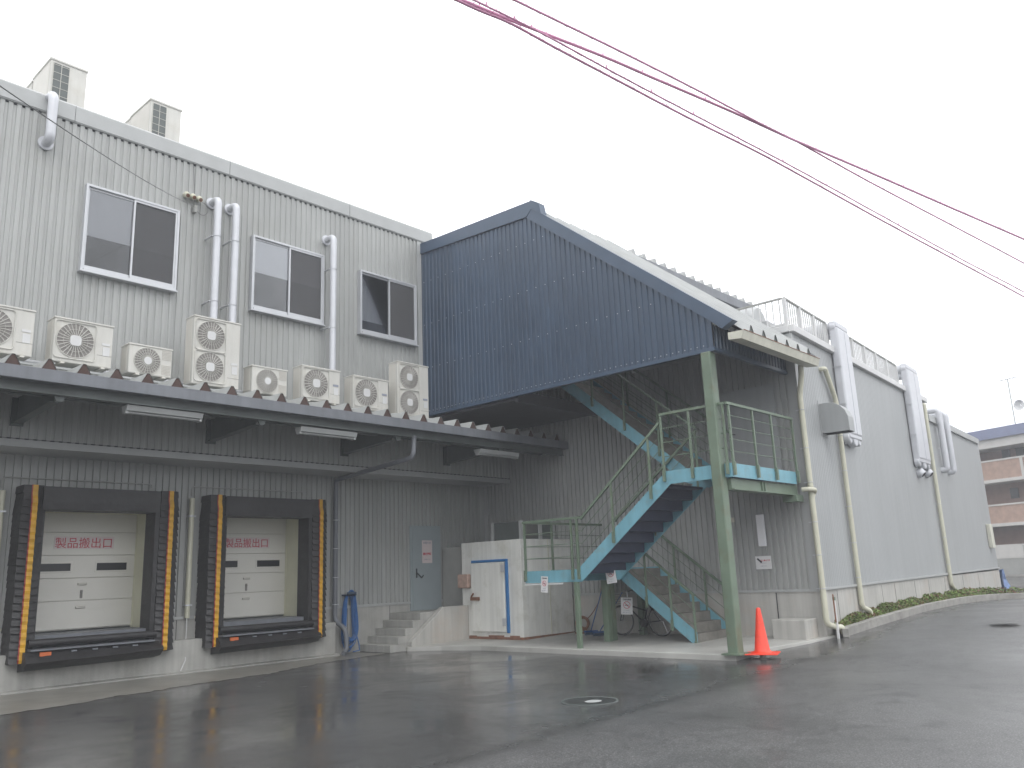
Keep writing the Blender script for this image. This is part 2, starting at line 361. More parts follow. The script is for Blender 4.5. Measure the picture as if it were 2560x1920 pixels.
def corr(mb, P0, d, nrm, L, z0, z1, pitch=.135, dep=.022, out=.50, slope=.10, holes=(), phase=0.):
    "vertical rib cladding from P0 along d, nrm is outwards; z0/z1 numbers or functions of the run; holes are (s0,s1,za,zb)"
    P0 = Vector(P0); d = Vector(d); nrm = Vector(nrm)
    prof = []; s = -phase; g = (1-out-2*slope)
    while s < L:
        for a, h in ((0, dep), (out, dep), (out+slope, 0), (out+slope+g, 0)): prof.append((s+a*pitch, h))
        s += pitch
    prof = [(a, h) for a, h in prof if 0 <= a <= L]
    prof = [(0, prof[0][1])]+prof+[(L, prof[-1][1])]
    q = []
    for x in prof:
        if not q or x[0]-q[-1][0] > 1e-4: q.append(x)
    Z0 = z0 if callable(z0) else (lambda t: z0); Z1 = z1 if callable(z1) else (lambda t: z1)
    for (a, ha), (b, hb) in zip(q, q[1:]):
        mid = (a+b)/2; iv = [(None, None)]; cuts = sorted([(h[2], h[3]) for h in holes if h[0] < mid < h[1]])
        segs = []; lo = 'z0'
        for ca, cb in cuts: segs.append((lo, ca)); lo = cb
        segs.append((lo, 'z1'))
        for u, v in segs:
            ua, ub = (Z0(a), Z0(b)) if u == 'z0' else (u, u); va, vb = (Z1(a), Z1(b)) if v == 'z1' else (v, v)
            if va <= ua and vb <= ub: continue
            pa = P0+d*a+nrm*ha; pb = P0+d*b+nrm*hb
            f = (0, 1, 2, 3) if d.cross(Vector((0, 0, 1))).dot(nrm) > 0 else (3, 2, 1, 0)
            mb.add([(pa.x, pa.y, ua), (pb.x, pb.y, ub), (pb.x, pb.y, vb), (pa.x, pa.y, va)], [f])
    return mb
X, Y, Z = Vector((1, 0, 0)), Vector((0, 1, 0)), Vector((0, 0, 1))
YU, YL, XB, XC, YK = 15.45, 16.45, 16.75, 13.68, 7.3     # upper wall, lower wall, wing's side wall, blue screen, eave end of the screen

# ================================================================== SETTING
def gz(x):
    if x < 13.5: return 0.
    if x < 17: return .15*(x-13.5)/3.5
    if x < 22: t = (x-17)/5; return .15+.15*(t*t*(3-2*t))
    return .3
gm = MB(); xs = [-400, -60, -20, 0, 6, 12, 13.5, 14.3, 15.1, 15.9, 16.7, 17.5, 18.5, 19.5, 20.5, 21.5, 22.5, 26, 32, 40, 60, 90, 150, 500]; ys = [-400, -60, -20, -4, 2, 5, 7, 9, 12, 16.6, 30, 60, 150, 500]
for y in ys:
    for x in xs: gm.v.append((x, y, gz(x)))
for j in range(len(ys)-1):
    for i in range(len(xs)-1):
        a = j*len(xs)+i; gm.f.append((a, a+1, a+1+len(xs), a+len(xs))); gm.mi.append(0)
struct(gm.build('road', M['asph'], smooth=True, off=1))

# worn concrete strip along the dock wall, with an irregular front edge
ap = MB(); pts = []; edge = [(-2, 13.9), (1, 13.6), (2.6, 13.7), (3.6, 13.45), (4.1, 13.5), (4.9, 13.55), (5.5, 13.75), (5.85, 13.9), (6.3, 13.85), (6.9, 14.1), (7.6, 14.15), (8.3, 14.25), (9.0, 14.35), (9.6, 14.7), (10.4, 15.0), (11.3, 15.1), (12.3, 15.3)]
for i in range(len(edge)-1):
    (a, b), (c, d) = edge[i], edge[i+1]
    for k in range(6):
        t = k/6; pts.append((a+(c-a)*t, b+(d-b)*t+random.uniform(-.07, .07)))
pts.append(edge[-1])
for (a, b), (c, d) in zip(pts, pts[1:]): ap.add([(a, b, .004), (c, d, .004), (c, 16.5, .004), (a, 16.5, .004)], [(0, 1, 2, 3)])
struct(ap.build('pavement', M['apron'], off=1))

# raised concrete pad under the stair
pm = MB(); zt = lambda x: .105+.02*(x-13.5)
P_ = [(13.62, 7.42), (14.9, 7.36), (16.0, 7.12), (17.9, 6.92), (17.9, 7.4), (16.8, 7.4), (16.8, 16.4), (13.1, 16.4), (12.9, 15.25), (13.35, 14.6), (13.62, 13.6)]
pm.add([(x, y, zt(x)) for x, y in P_]+[(x, y, -.1) for x, y in P_], [tuple(range(len(P_)))]+[(i, i+len(P_), (i+1) % len(P_)+len(P_), (i+1) % len(P_)) for i in range(len(P_))])
struct(pm.build('pad', M['pad'], off=1, bevel=.012))

# ================================================================== LEFT BUILDING (loading wing)
B = thing('factory_building', 'two-storey grey ribbed-metal factory wing with three sliding windows above two loading docks', 'building', (9, YL, 0))
ZU0, ZU1 = 4.12, 10.22
XL = -6.0
mb = MB(); corr(mb, (XL, YU, 0), X, -Y, XC-.0-XL, ZU0, ZU1, phase=.03); mb.build('upper_wall', M['clad'], B)
dock_dx = 3.46
mb = MB(); corr(mb, (XL, YL, 0), X, -Y, XB-XL, 1.05, 4.05, phase=.05, dep=.032, slope=.06, holes=[(4.95-XL, 7.45-XL, .6, 3.08), (4.95+dock_dx-XL, 7.45+dock_dx-XL, .6, 3.08)])
mb.build('lower_wall', M['clad'], B)
# upper wall continues behind the blue screen to the wing's side wall
mb = MB(); corr(mb, (XC, YU, 0), X, -Y, XB-XC, ZU0, 10.2, phase=.03); mb.build('upper_wall', M['clad'], B)
mb = MB(); mb.box((XL, YU-.03, 4.02), (XB, YU+.05, 4.14)); mb.box((XL, YU+.05, 4.03), (XB, YL, 4.07)); mb.build('soffit', M['trim'], B)
mb = MB(); mb.box((XL, YU-.022, 4.145), (XB, YU-.016, 4.165)); mb.build('drip_edge', M['under'], B)
# parapet coping
mb = MB()
mb.prism([(XL, YU-.06, ZU1), (XL, YU-.06, 10.52), (XL, YU-.03, 10.56), (XL, YU+.35, 10.58), (XL, YU+.35, ZU1)], (XC-XL+.35, 0, 0))
mb.build('coping', M['trim'], B)
mb = MB()
for x in (1.9, 5.05, 8.2, 11.35): mb.box((x-.002, YU-.066, ZU1+.0), (x+.002, YU-.06, 10.53))
mb.each('coping_joint', M['under'], B)
mb = MB(); mb.box((XL, YU-.045, ZU1-.02), (XC+.3, YU-.002, ZU1+.01)); mb.build('flashing', M['trim'], B)
mb = MB(); mb.box((XL, YU-.008, ZU1-.055), (XC-.17, YU-.001, ZU1-.021)); mb.build('groove_shadow_strip', M['under'], B)  # dark strip added to paint the shade in the rib grooves under the flashing
mb = MB(); mb.box((XL, YU+.35, 10.2), (XB, YU+13, 10.3)); mb.box((XL, YL+.9, 0), (XB, YU+13, 10.2)); mb.build('roof_deck', M['trim'], B)
# corner trims
mb = MB(); mb.box((XB-.19, YL-.040, 1.06), (XB-.005, YL-.005, 4.03)); mb.box((XB-.038, YL-.19, 1.09), (XB-.004, YL-.041, 4.03)); mb.box((XB-.22, YU-.03, 4.17), (XB-.036, YU-.004, 9.8)); mb.build('corner_trim', M['trim'], B)
mb = MB(); mb.box((XC-.17, YU-.035, 5.3), (XC-.03, YU-.001, ZU1-.03)); mb.build('edge_trim', M['trim'], B)
# flashing at the foot of the cladding and the concrete foundation
mb = MB()
for a, b in ((XL, 4.9), (7.5, 8.36), (10.96, 14.0), (14.98, XB)): mb.box((a, YL-.045, 1.0), (b, YL+.0, 1.055))
mb.each('base_flashing', M['trim'], B)
mb = MB()
for a, b in ((XL, 4.95), (7.45, 8.41), (10.91, 14.02), (14.98, XB)): mb.box((a, YL-.02, 0), (b, YL+.5, 1.0))
for a in (4.95, 8.41): mb.box((a, YL-.02, 0), (a+2.5, YL+.5, .6))
mb.build('foundation', M['conc'], B)
mb = MB(); mb.box((XL, 16.12, -.05), (11.55, YL-.02, .62)); mb.prism([(XL, 16.02, -.02), (XL, 16.12, -.02), (XL, 16.12, .05), (XL, 16.02, .03)], (11.62-XL, 0, 0))
mb.box((10.55, 16.1, .62), (11.55, YL-.02, .72)); mb.build('dock_plinth', M['conc'], B)
mb = MB()
for x in (3.9, 8.0, 12.1, 13.35): mb.box((x, YL-.0215, .05), (x+.012, YL-.02, .99))
mb.each('joint', M['under'], B)

# windows
def window(x0, x1, z0, z1, blindz, lm, name='window'):
    yo = YU-.125
    fr = MB(); t = .045
    fr.box((x0, yo, z0), (x0+t, YU+.0, z1)); fr.box((x1-t, yo, z0), (x1, YU+.0, z1)); fr.box((x0+t, yo, z1-t), (x1-t, YU+.0, z1)); fr.box((x0+t, yo-.02, z0), (x1-t, YU+.0, z0+t)); fr.box((x0-.02, yo-.035, z0-.03), (x1+.02, YU, z0-.001))
    W = fr.build(name, M['alu'], B, bevel=.004)
    xm = (x0+x1)/2
    s = MB(); a = t+.03
    def sash(xa, xb, y):
        s.box((xa, y, z0+t), (xa+.035, y+.028, z1-t)); s.box((xb-.035, y, z0+t), (xb, y+.028, z1-t)); s.box((xa+.035, y, z1-t-.04), (xb-.035, y+.028, z1-t)); s.box((xa+.035, y, z0+t), (xb-.035, y+.028, z0+t+.075))
    sash(x0+t, xm+.03, yo+.045); sash(xm-.01, x1-t, yo+.012)
    s.build('sash', M['alu'], W)
    g = MB(); g.box((x0+t+.03, yo+.056, z0+t+.07), (xm+.0, yo+.06, z1-t-.035)); g.box((xm+.025, yo+.052, z0+t+.07), (x1-t-.03, yo+.056, z1-t-.035)); g.build('pane', M['glass'], W)
    g = MB(); g.box((xm+.025, yo+.028, z0+t+.07), (x1-t-.03, yo+.030, z1-t-.035)); g.build('insect_screen', M['screen'], W)
    g = MB(); g.box((x0+t+.01, yo+.066, blindz), (x1-t-.01, yo+.068, z1-t)); g.build('blind', lm, W)
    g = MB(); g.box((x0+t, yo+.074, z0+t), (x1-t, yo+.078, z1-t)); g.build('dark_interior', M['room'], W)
    return W
window(5.33, 7.13, 7.32, 9.03, 8.03, M['blind'])
window(8.77, 10.60, 7.30, 8.99, 8.17, M['blindw'])
window(11.63, 13.40, 7.32, 8.91, 7.66, M['blind'])

# personnel door
D = MB().box((14.06, YL-.075, .84), (14.96, YL-.03, 2.86)).build('door', M['gdoor'], B, bevel=.004)
MB().box((14.0, YL-.06, .84), (14.058, YL, 2.92)).box((14.962, YL-.06, .84), (15.02, YL, 2.92)).box((14.058, YL-.06, 2.862), (14.962, YL, 2.92)).box((14.0, YL-.1, .80), (15.02, YL, .838)).build('door_frame', M['gdoor'], D)
h = MB(); h.box((14.16, YL-.083, 1.62), (14.2, YL-.076, 1.85)); h.cyl((14.18, YL-.13, 1.72), (14.18, YL-.08, 1.72), .012); h.bar((14.18, YL-.13, 1.72), (14.3, YL-.13, 1.62), .02, .022); h.bar((14.3, YL-.13, 1.62), (14.36, YL-.13, 1.68), .018); h.build('handle', M['dark'], D)
n_ = MB().box((14.37, YL-.082, 1.98), (14.71, YL-.0765, 2.55)).build('notice', M['pinkbg'], D); 
text('notice_heading', 'お知らせ', .07, frame4((14.54, YL-.083, 2.49), X, Z), M['inkg'], D, .001, .26)
text('notice_lettering', '開放厳禁', .08, frame4((14.54, YL-.083, 2.21), X, Z), M['red'], D, .002, .27)
text('notice_text', '必ず閉めてください', .03, frame4((14.54, YL-.083, 2.07), X, Z), M['inkg'], D, .0, .22)

# dock doors (recessed) with jambs
def dock_door(dx):
    x0, x1, yd, z0, z1 = 5.02, 7.71, 17.16, .92, 3.09
    DD = MB().box((x0+dx, yd+.04, z0), (x1-.25+dx, yd+.06, z1+.1)).build('dock_door', M['door'], B)
    zs = [.935, 1.451, 1.868, 2.291, 2.72, 3.2]; s = MB()
    for a, b in zip(zs, zs[1:]): s.box((x0+dx, yd, a+.004), (x1-.25+dx, yd+.038, b-.004))
    s.build('door_panel', M['door'], DD, bevel=.004)
    for xa in (5.65, 6.70):
        f = MB().box((xa-.03+dx, yd-.012, 1.97), (xa+.6+dx, yd-.001, 2.17)).build('door_window', M['door'], DD, bevel=.01)
        MB().box((xa+dx, yd-.016, 2.0), (xa+.57+dx, yd-.0125, 2.14)).build('pane', M['dark'], f) if False else MB().box((xa+dx, yd-.016, 2.0), (xa+.57+dx, yd-.0125, 2.14)).build('window_pane', M['dark'], DD)
    g = MB(); g.box((6.37+dx, yd-.03, 1.73), (6.54+dx, yd-.001, 1.775)); g.box((6.36+dx, yd-.03, 1.30), (6.54+dx, yd-.001, 1.345)); g.each('grip', M['acgrille'], DD, bevel=.01)
    g = MB(); g.box((6.43+dx, yd-.012, 1.49), (6.475+dx, yd-.001, 1.64)); g.cyl((6.452+dx, yd-.03, 1.6), (6.452+dx, yd, 1.6), .018); g.build('latch', M['acdark'], DD)
    MB().box((5.9+dx, yd-.008, 2.41), (7.0+dx, yd-.002, 2.645)).build('sign_panel', M['pinkbg'], DD)
    text('sign_lettering', '製品搬出口', .2, frame4((6.435+dx, yd-.010, 2.525), X, Z), M['red'], DD, .0, 1.04)
    j = MB(); j.box((x1-.25+dx, YL-.02, z0-.02), (x1-.2+dx, yd+.05, z1+.1)) if False else None
    j = MB(); xr = 7.12
    j.box((7.425+dx, yd-.03, .897), (7.439+dx, yd+.03, z1-.01))
    j.box((7.44+dx, YL+.002, .55), (7.50+dx, yd, 3.08)); j.box((4.9+dx, YL+.002, .55), (4.96+dx, yd, 3.08)); j.box((4.9+dx, YL+.002, 3.081), (7.5+dx, yd+.1, 3.14))
    j.build('door_jamb', M['jamb'], B)
    MB().box((4.95+dx, YL-.3, .6), (7.45+dx, yd+.06, .895)).build('dock_sill', M['steel'], B)
dock_door(0); dock_door(dock_dx)

# ================================================================== dock shelters
def dock_shelter():
    S = thing('dock_shelter', 'black padded dock shelter at far left, its red-lettered door in full view', 'dock shelter', (6.25, YL, .45), 'dock shelters around the loading doors')
    yf = 16.0
    def pad(x0, x1, nm):
        p = MB(); zt_, zb = 3.46, .48; n = 24; dz = (zt_-zb)/n
        for k in range(n):   # overlapping pleats, each leaning out towards its lower edge
            z1 = zt_-k*dz; z0 = z1-dz*1.03; o = .012 if k < 2 else .045; w_ = random.uniform(-.008, .008)
            xa, xb = x0-(.0 if k < 2 else .012)+w_, x1+(.0 if k < 2 else .012)+w_
            p.add([(xa, yf-o+.02, z0), (xb, yf-o+.02, z0), (xb-.01, yf+.02, z1), (xa+.01, yf+.02, z1), ((xa+xb)/2, yf-o-.025, z0-.018), ((xa+xb)/2, yf-.012, z1),
                   (xa, YL-.03, z0), (xb, YL-.03, z0), (xb-.01, YL-.03, z1), (xa+.01, YL-.03, z1)],
                  [(0, 4, 5, 3), (4, 1, 2, 5), (0, 3, 9, 6), (1, 7, 8, 2), (0, 6, 7, 1, 4), (3, 5, 2, 8, 9)])
        po = p.build(nm, M['rub2'], S)
        xm = (x0+x1)/2; st = MB(); rd = MB(); vs = []; vr = []
        for k in range(n+1):
            for zz, o in ((zt_-k*dz, -.05 if k < 2 else -.078), (zt_-(k+.55)*dz, -.055 if k < 2 else -.092)):
                if k == n and zz < zt_-k*dz: continue
                vs += [(xm-.042, yf+o, zz), (xm+.042, yf+o, zz)]; vr += [(xm-.062, yf+o+.003, zz), (xm-.042, yf+o, zz)]
        q = [(2*a, 2*a+2, 2*a+3, 2*a+1) for a in range(len(vs)//2-1)]
        st.add(vs, q); rd.add(vr, q)
        st.build('stripe', M['yel'], po); rd.build('stripe_edge', M['redl'], po)
    pad(4.94, 5.29, 'side_pad'); pad(7.38, 7.73, 'side_pad')
    # inner curtains, seen edge-on beside the opening
    i = MB(); i.box((5.27, 16.04, .75), (5.33, YL-.03, 3.42)); i.box((7.28, 16.0, .6), (7.36, YL-.03, 3.42)); i.each('side_curtain', M['rub'], S)
    h_ = MB(); n = 20
    vs = []
    for k in range(n+1):
        x = 5.25+(7.33-5.25)*k/n
        for z, o in ((3.44, 0), (3.3, -.015), (3.15, .01*math.sin(k*1.3)), (3.04+.012*math.sin(k*.9), .02)): vs.append((x, 15.93+o, z))
    h_.add(vs, [(k*4+r+1, (k+1)*4+r+1, (k+1)*4+r, k*4+r) for k in range(n) for r in range(3)])
    h_.box((5.25, 15.96, 3.04), (7.33, YL-.03, 3.43)); h_.build('head_curtain', M['rub2'], S, smooth=True)
    b = MB(); b.tube([(5.2, 15.95, .79), (7.38, 15.95, .79)], .062, 12); b.box((5.2, 15.97, .72), (7.38, 16.15, .82)); bb = b.build('bumper_roll', M['rub'], S, smooth=True)
    k = MB()
    for x in (5.4, 5.78, 6.15, 6.52, 6.88, 7.22): k.tube([(x, 15.885, .79), (x, 15.9, .79)], .012, 8)
    k.each('bolt', M['dark'], bb)
    MB().prism([(5.2, 16.15, .70), (5.2, 15.78, .69), (5.2, 15.78, .665), (5.2, 16.15, .66)], (2.1, 0, 0)).build('dock_plate', M['steel'], S)
    l = MB(); n = 16; vs = []
    for q in range(n+1):
        t = q/n; x = 5.12+(7.42-5.12)*t; bow = .16*math.sin(math.pi*min(1, t*1.0))+.05*t
        zz = .0
        vs += [(x, 15.86, .655), (x, 15.80, .60), (x, 15.74-bow*.7, .52+.06*t), (x, 15.70-bow*.75, .48+.05*t), (x, 15.82-bow*.3, .36+.05*t), (x, 16.11, .33+.03*t), (x, 16.11, .655)]
    l.add(vs, [(q*7+r, q*7+(r+1) % 7, (q+1)*7+(r+1) % 7, (q+1)*7+r) for q in range(n) for r in range(7)]+[tuple(range(7)), tuple(range(n*7, n*7+7))[::-1]])
    l.build('rubber_lip', M['rub'], S, smooth=True)
    MB().box((5.34, 15.765, .575), (5.52, 15.785, .64)).build('reflector', M['orange'], S)
    pl = MB(); 
    for x in (5.85, 6.2, 6.55, 6.9): pl.box((x, 15.79, .61), (x+.09, 15.81, .635))
    pl.each('fixing_plate', M['steel'], S)
    return S
S1 = dock_shelter()
dup(S1, (6.25+dock_dx, YL, .42), 'black padded dock shelter nearer the corner, beside the grey downpipe and blue hose')

# door conduits: cream pipe left of each dock and a thin bent conduit above
def dock_pipe(dx, lab):
    c = MB(); c.tube([(4.72+dx, YL-.09, 3.38), (4.72+dx, YL-.09, 1.02)], .052, 12); T = tag(c.build('cable_pipe', M['cream'], smooth=True), lab, 'pipe', 'cream cable pipes beside the docks')
    c = MB()
    for z in (3.0, 1.25): c.box((4.65+dx, YL-.15, z), (4.79+dx, YL-.02, z+.03))
    c.each('pipe_clip', M['alu'], T)
    return T
def fix_parent(o):
    "mesh built in world coordinates under a mesh whose origin was moved"
    for ch in o.children: ch.location = -Vector(o.location)
for T in (dock_pipe(0, 'cream vertical cable pipe left of the leftmost dock shelter'), dock_pipe(dock_dx, 'cream vertical cable pipe between the two dock shelters')): fix_parent(T)
c = MB(); c.tube([(8.18, YL-.09, 1.04), (8.18, YL-.1, .8), (8.16, YL-.12, .5), (8.05, 16.08, .25), (7.95, 16.05, .06)], .012, 6)
tag(c.build('loose_cable', M['white'], smooth=True), 'loose white cable hanging from the cream pipe between the docks', 'cable')
for dx, lab in ((0, 'thin grey conduit along the wall above the leftmost dock shelter'), (dock_dx, 'thin grey conduit along the wall above the dock shelter nearer the corner')):
    c = MB(); c.tube(bend([(4.72+dx, YL-.06, 3.42), (4.72+dx, YL-.06, 3.62), (7.35+dx, YL-.06, 3.62), (7.35+dx, YL-.06, 3.55)], .06), .011, 6)
    tag(c.build('conduit', M['shut'], smooth=True), lab, 'conduit', 'conduits above the docks')

# ================================================================== awning over the docks
YA = 13.3; A = thing('loading_awning', 'long dark steel awning with folded metal roof over the loading docks', 'awning', (8, YU, 4.4))
x_l, x_r = -6.0, XB-.03
m_ = MB(); m_.box((x_l, YA, 4.70), (x_r, YA+.03, 4.89)); m_.box((x_l, YA+.03, 4.70), (x_r, YA+.16, 4.715)); m_.build('gutter_fascia', M['steel'], A, bevel=.004)
m_ = MB(); m_.box((x_l, YA+.2, 4.57), (x_r, YA+.215, 4.80)); m_.box((x_l, YA+.16, 4.55), (x_r, YA+.28, 4.57)); m_.build('edge_beam', M['steeld'], A)
# folded plate roof, ridges every half metre
r = MB(); x = x_l+.5*.0; n0 = int((x_r-3.82)/.5)
xc = 3.82-.5*19
prof = []
while xc < x_r+.3:
    prof += [(xc-.11, 4.90), (xc-.022, 5.06), (xc+.022, 5.06), (xc+.11, 4.90)]; xc += .5
prof = [p for p in prof if x_l < p[0] < x_r]
sl = lambda y: (y-YA)*.03
for (a, za), (b, zb) in zip(prof, prof[1:]):
    y0, y1 = YA+.04, YU-.03
    r.add([(a, y0, za), (b, y0, zb), (b, y1, zb+sl(y1)), (a, y1, za+sl(y1))], [(0, 1, 2, 3)])
r.build('roof_sheet', M['galv'], A)
r = MB(); xc = 3.82-.5*19
while xc < x_r:
    if xc > x_l+.2 and xc < x_r-.12: r.add([(xc-.105, YA+.05, 4.895), (xc+.105, YA+.05, 4.895), (xc+.02, YA+.05, 5.052), (xc-.02, YA+.05, 5.052)], [(0, 1, 2, 3)])
    xc += .5
r.each('ridge_filler', M['ribdark'], A)
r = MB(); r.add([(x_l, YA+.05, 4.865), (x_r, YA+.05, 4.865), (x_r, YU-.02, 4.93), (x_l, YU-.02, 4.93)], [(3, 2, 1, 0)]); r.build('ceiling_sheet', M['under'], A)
for y in (14.2,): MB().box((x_l, y, 4.66), (x_r, y+.1, 4.86)).build('purlin', M['steeld'], A)
for bx in (-2.36, 1.1, 4.56, 8.03, 11.25, 14.4):   # cantilever brackets, deep at the wall
    k = MB(); k.prism([(bx-.01, YU-.02, 4.42), (bx-.01, 13.75, 4.50), (bx-.01, 13.55, 4.80), (bx-.01, YU-.02, 4.86)], (.02, 0, 0))
    k.prism([(bx-.075, YU-.02, 4.40), (bx-.075, 13.75, 4.485), (bx-.075, 13.75, 4.50), (bx-.075, YU-.02, 4.417)], (.15, 0, 0))
    k.prism([(bx-.16, 13.52, 4.75), (bx+.16, 13.52, 4.75), (bx+.05, 13.52, 4.46), (bx-.05, 13.52, 4.46)], (0, .02, 0))
    k.box((bx-.1, YU-.06, 4.36), (bx+.1, YU-.018, 4.84)); k.build('bracket', M['steeld'], A)

# fluorescent fittings under the awning
def fitting(x0, x1, z, lab):
    T = thing('tube_light', lab, 'light fitting', ((x0+x1)/2, 13.62, z), 'fluorescent fittings under the awning')
    MB().prism([(x0, 13.50, z+.09), (x0, 13.54, z+.0), (x0, 13.70, z+.0), (x0, 13.74, z+.09)], (x1-x0, 0, 0)).build('housing', M['trim'], T, bevel=.004)
    MB().tube([(x0+.05, 13.59, z-.02), (x1-.05, 13.59, z-.02)], .016, 8).build('tube', M['trim'], T)
    MB().tube([(x0+.05, 13.65, z-.02), (x1-.05, 13.65, z-.02)], .016, 8).build('tube', M['trim'], T)
    MB().box((x0, 13.56, z-.045), (x0+.045, 13.68, z-.001)).box((x1-.045, 13.56, z-.045), (x1, 13.68, z-.001)).each('end_holder', M['trim'], T)
fitting(5.58, 6.89, 4.45, 'unlit tube light under the awning above the leftmost dock')
fitting(8.86, 10.18, 4.43, 'unlit tube light under the awning above the dock nearer the corner')
fitting(13.7, 15.05, 4.40, 'unlit tube light under the awning end near the blue screen')

# awning downpipe
p1, p2 = ony(1037, 1140, 13.5), ony(840, 1200, 16.30)
pts = [(11.92, 13.5, 4.55), (11.92, 13.5, p1.z), (p2.x, 16.30, p2.z), (p2.x, 16.30, .62), (p2.x+.12, 16.0, .45), (p2.x+.12, 15.95, .12), (p2.x-.02, 15.85, .06)]
pts = [ony(1035, 1090, 13.5), ony(1033, 1143, 13.5), Vector((p2.x, 16.30, p2.z)), (p2.x, 16.30, .75), (p2.x+.1, 16.02, .55), (p2.x+.1, 15.98, .12), (p2.x-.06, 15.88, .05)]
T = tag(MB().tube(bend(pts, .12), .055, 12).build('downpipe', M['steel'], smooth=True), 'dark grey awning downpipe bending back to the wall right of the docks', 'downpipe')
k = MB()
for z in (3.0, 2.35, 1.7, 1.1): k.ring((p2.x, 16.30, z), Z, .058, .008, 16, 5); k.tube([(p2.x+.07, 16.26, z), (p2.x+.07, 16.40, z)], .012, 6)
k.each('pipe_clip', M['alu'], T); fix_parent(T)

# ================================================================== air-conditioner units on the awning
def rounded(w_, h_, r_, n=5):
    o = []
    for cx, cz, a in ((w_/2-r_, h_/2-r_, 0), (-w_/2+r_, h_/2-r_, 90), (-w_/2+r_, -h_/2+r_, 180), (w_/2-r_, -h_/2+r_, 270)):
        for k in range(n+1): t = R_(a+90*k/n); o.append((cx+r_*math.cos(t), cz+r_*math.sin(t)))
    return o
def ac_unit(name, lab, x0, z0, w_, h_, fans, kind='square', y=14.1, dp=.34, label_dark=False, cat='air conditioner'):
    T = thing(name, lab, cat, (x0+w_/2, y+dp/2, z0), 'air conditioner units on the awning')
    b = MB().box((x0, y+.012, z0+.03), (x0+w_, y+dp, z0+h_-.02)).build('casing', M['ac'], T, bevel=.018)
    MB().box((x0-.008, y, z0+h_-.03), (x0+w_+.008, y+dp+.008, z0+h_)).build('lid', M['ac'], T, bevel=.006)
    g = MB()   # dark coil on the left side
    g.box((x0-.004, y+.09, z0+.08), (x0+.004, y+dp-.02, z0+h_-.06)); g.build('coil', M['acgrille'], T)
    if kind == 'square': fx = x0+w_*.355; R0 = w_*.29; fz = [z0+h_*(.53 if fans == 1 else q) for q in ((.53,) if fans == 1 else (.285, .735))]
    else: fx = x0+w_*.42; R0 = w_*.30; fz = [z0+h_*.5]
    if fans == 1 and kind == 'square': R0 = min(w_*.31, h_*.38)
    for q in fz:
        F = MB(); 
        F.tube([(fx, y+.006, q), (fx, y+.0135, q)], R0, 40); fo = F.build('fan_opening', M['acdark'], T)
        gr = MB(); nb = 26
        for k in range(nb):
            t = 2*math.pi*k/nb+.05; c_, s_ = math.cos(t), math.sin(t); c2, s2 = math.cos(t+.12), math.sin(t+.12)
            gr.tube([(fx+c_*R0*.18, y-.016, q+s_*R0*.18), (fx+c2*R0*.62, y-.014, q+s2*R0*.62), (fx+c2*R0*1.01, y-.002, q+s2*R0*1.01)], .0058, 4, cap=False)
        for rr in ((.66,) if kind == 'square' else (.4, .6, .8, .93)): gr.ring((fx, y-.014, q), Y, R0*rr, .0026, 32, 4)
        gr.ring((fx, y-.001, q), Y, R0*1.01, .006, 36, 5)
        gr.build('fan_grille', M['ac'], T)
        hb = MB()
        if kind == 'square':
            o = rounded(R0*.60, R0*.60, R0*.18); hb.prism([(fx+a, y-.022, q+c_) for a, c_ in o], (0, .012, 0))
            o = rounded(R0*2.22, R0*2.16, .05); gp = MB(); k = len(o)
            gp.tube([(fx+a, y-.002, q+c_) for a, c_ in o], .009, 5, closed=True); gp.build('grille_frame', M['ac'], T)
        else: hb.tube([(fx, y-.022, q), (fx, y-.01, q)], R0*.30, 24)
        hb.build('fan_hub', M['white'], T)
    if kind == 'round':
        for zz in (z0+h_*.62, z0+h_*.14):
            lv = MB()
            for k in range(7): lv.box((x0+w_*.76, y+.004, zz+k*.026), (x0+w_*.97, y+.0125, zz+k*.026+.012))
            lv.build('louvre', M['acgrille'], T)
    else:
        MB().box((x0+w_*.74, y+.009, z0+h_*(.30 if fans == 1 else .17)), (x0+w_*.992, y+.0125, z0+h_*(.30 if fans == 1 else .17)+.006)).build('panel_seam', M['acdark'], T)
        lb = MB(); hz = z0+(h_*.52 if fans == 1 else h_*.36); lb.box((x0+w_*.83, y+.006, hz-.17), (x0+w_*.95, y+.0115, hz-.02)); lb.build('rating_label', M['white'], T)
        lb = MB(); lb.box((x0+w_*.81, y+.005, hz+.005), (x0+w_*.95, y+.0115, hz+.05)); lb.build('maker_plate', M['inkg'] if label_dark else M['white'], T)
    ft = MB()
    for xx in (x0+.12, x0+w_-.18): ft.box((xx, y-.03, z0-.0), (xx+.06, y+dp+.03, z0+.028))
    ft.each('foot', M['acgrille'], T)
    return T
acs = [('wide single-fan outdoor unit at the left end of the awning, cut by the frame', 3.36, 5.21, .94, .80, 1, 'square', 0),
       ('wide single-fan outdoor unit below the leftmost window', 4.59, 5.21, .93, .78, 1, 'square', 0),
       ('small round-grille outdoor unit left of the tallest twin-fan unit', 5.80, 5.20, .76, .56, 1, 'round', 0),
       ('twin-fan outdoor unit standing below the two white ducts', 6.94, 5.17, .93, 1.33, 2, 'square', 0),
       ('small round-grille outdoor unit below the middle window', 8.14, 5.17, .77, .57, 1, 'round', 0),
       ('single-fan outdoor unit directly below the lone white duct', 9.25, 5.17, .93, .75, 1, 'square', 1),
       ('single-fan outdoor unit beside the twin-fan unit nearest the blue screen', 10.52, 5.14, .95, .76, 1, 'square', 1),
       ('twin-fan outdoor unit against the edge of the blue screen', 11.74, 5.11, .92, 1.30, 2, 'square', 1)]
for lab, x0, z0, w_, h_, fn, kd, dk in acs: ac_unit('outdoor_unit', lab, x0, z0, w_, h_, fn, kd, label_dark=bool(dk))
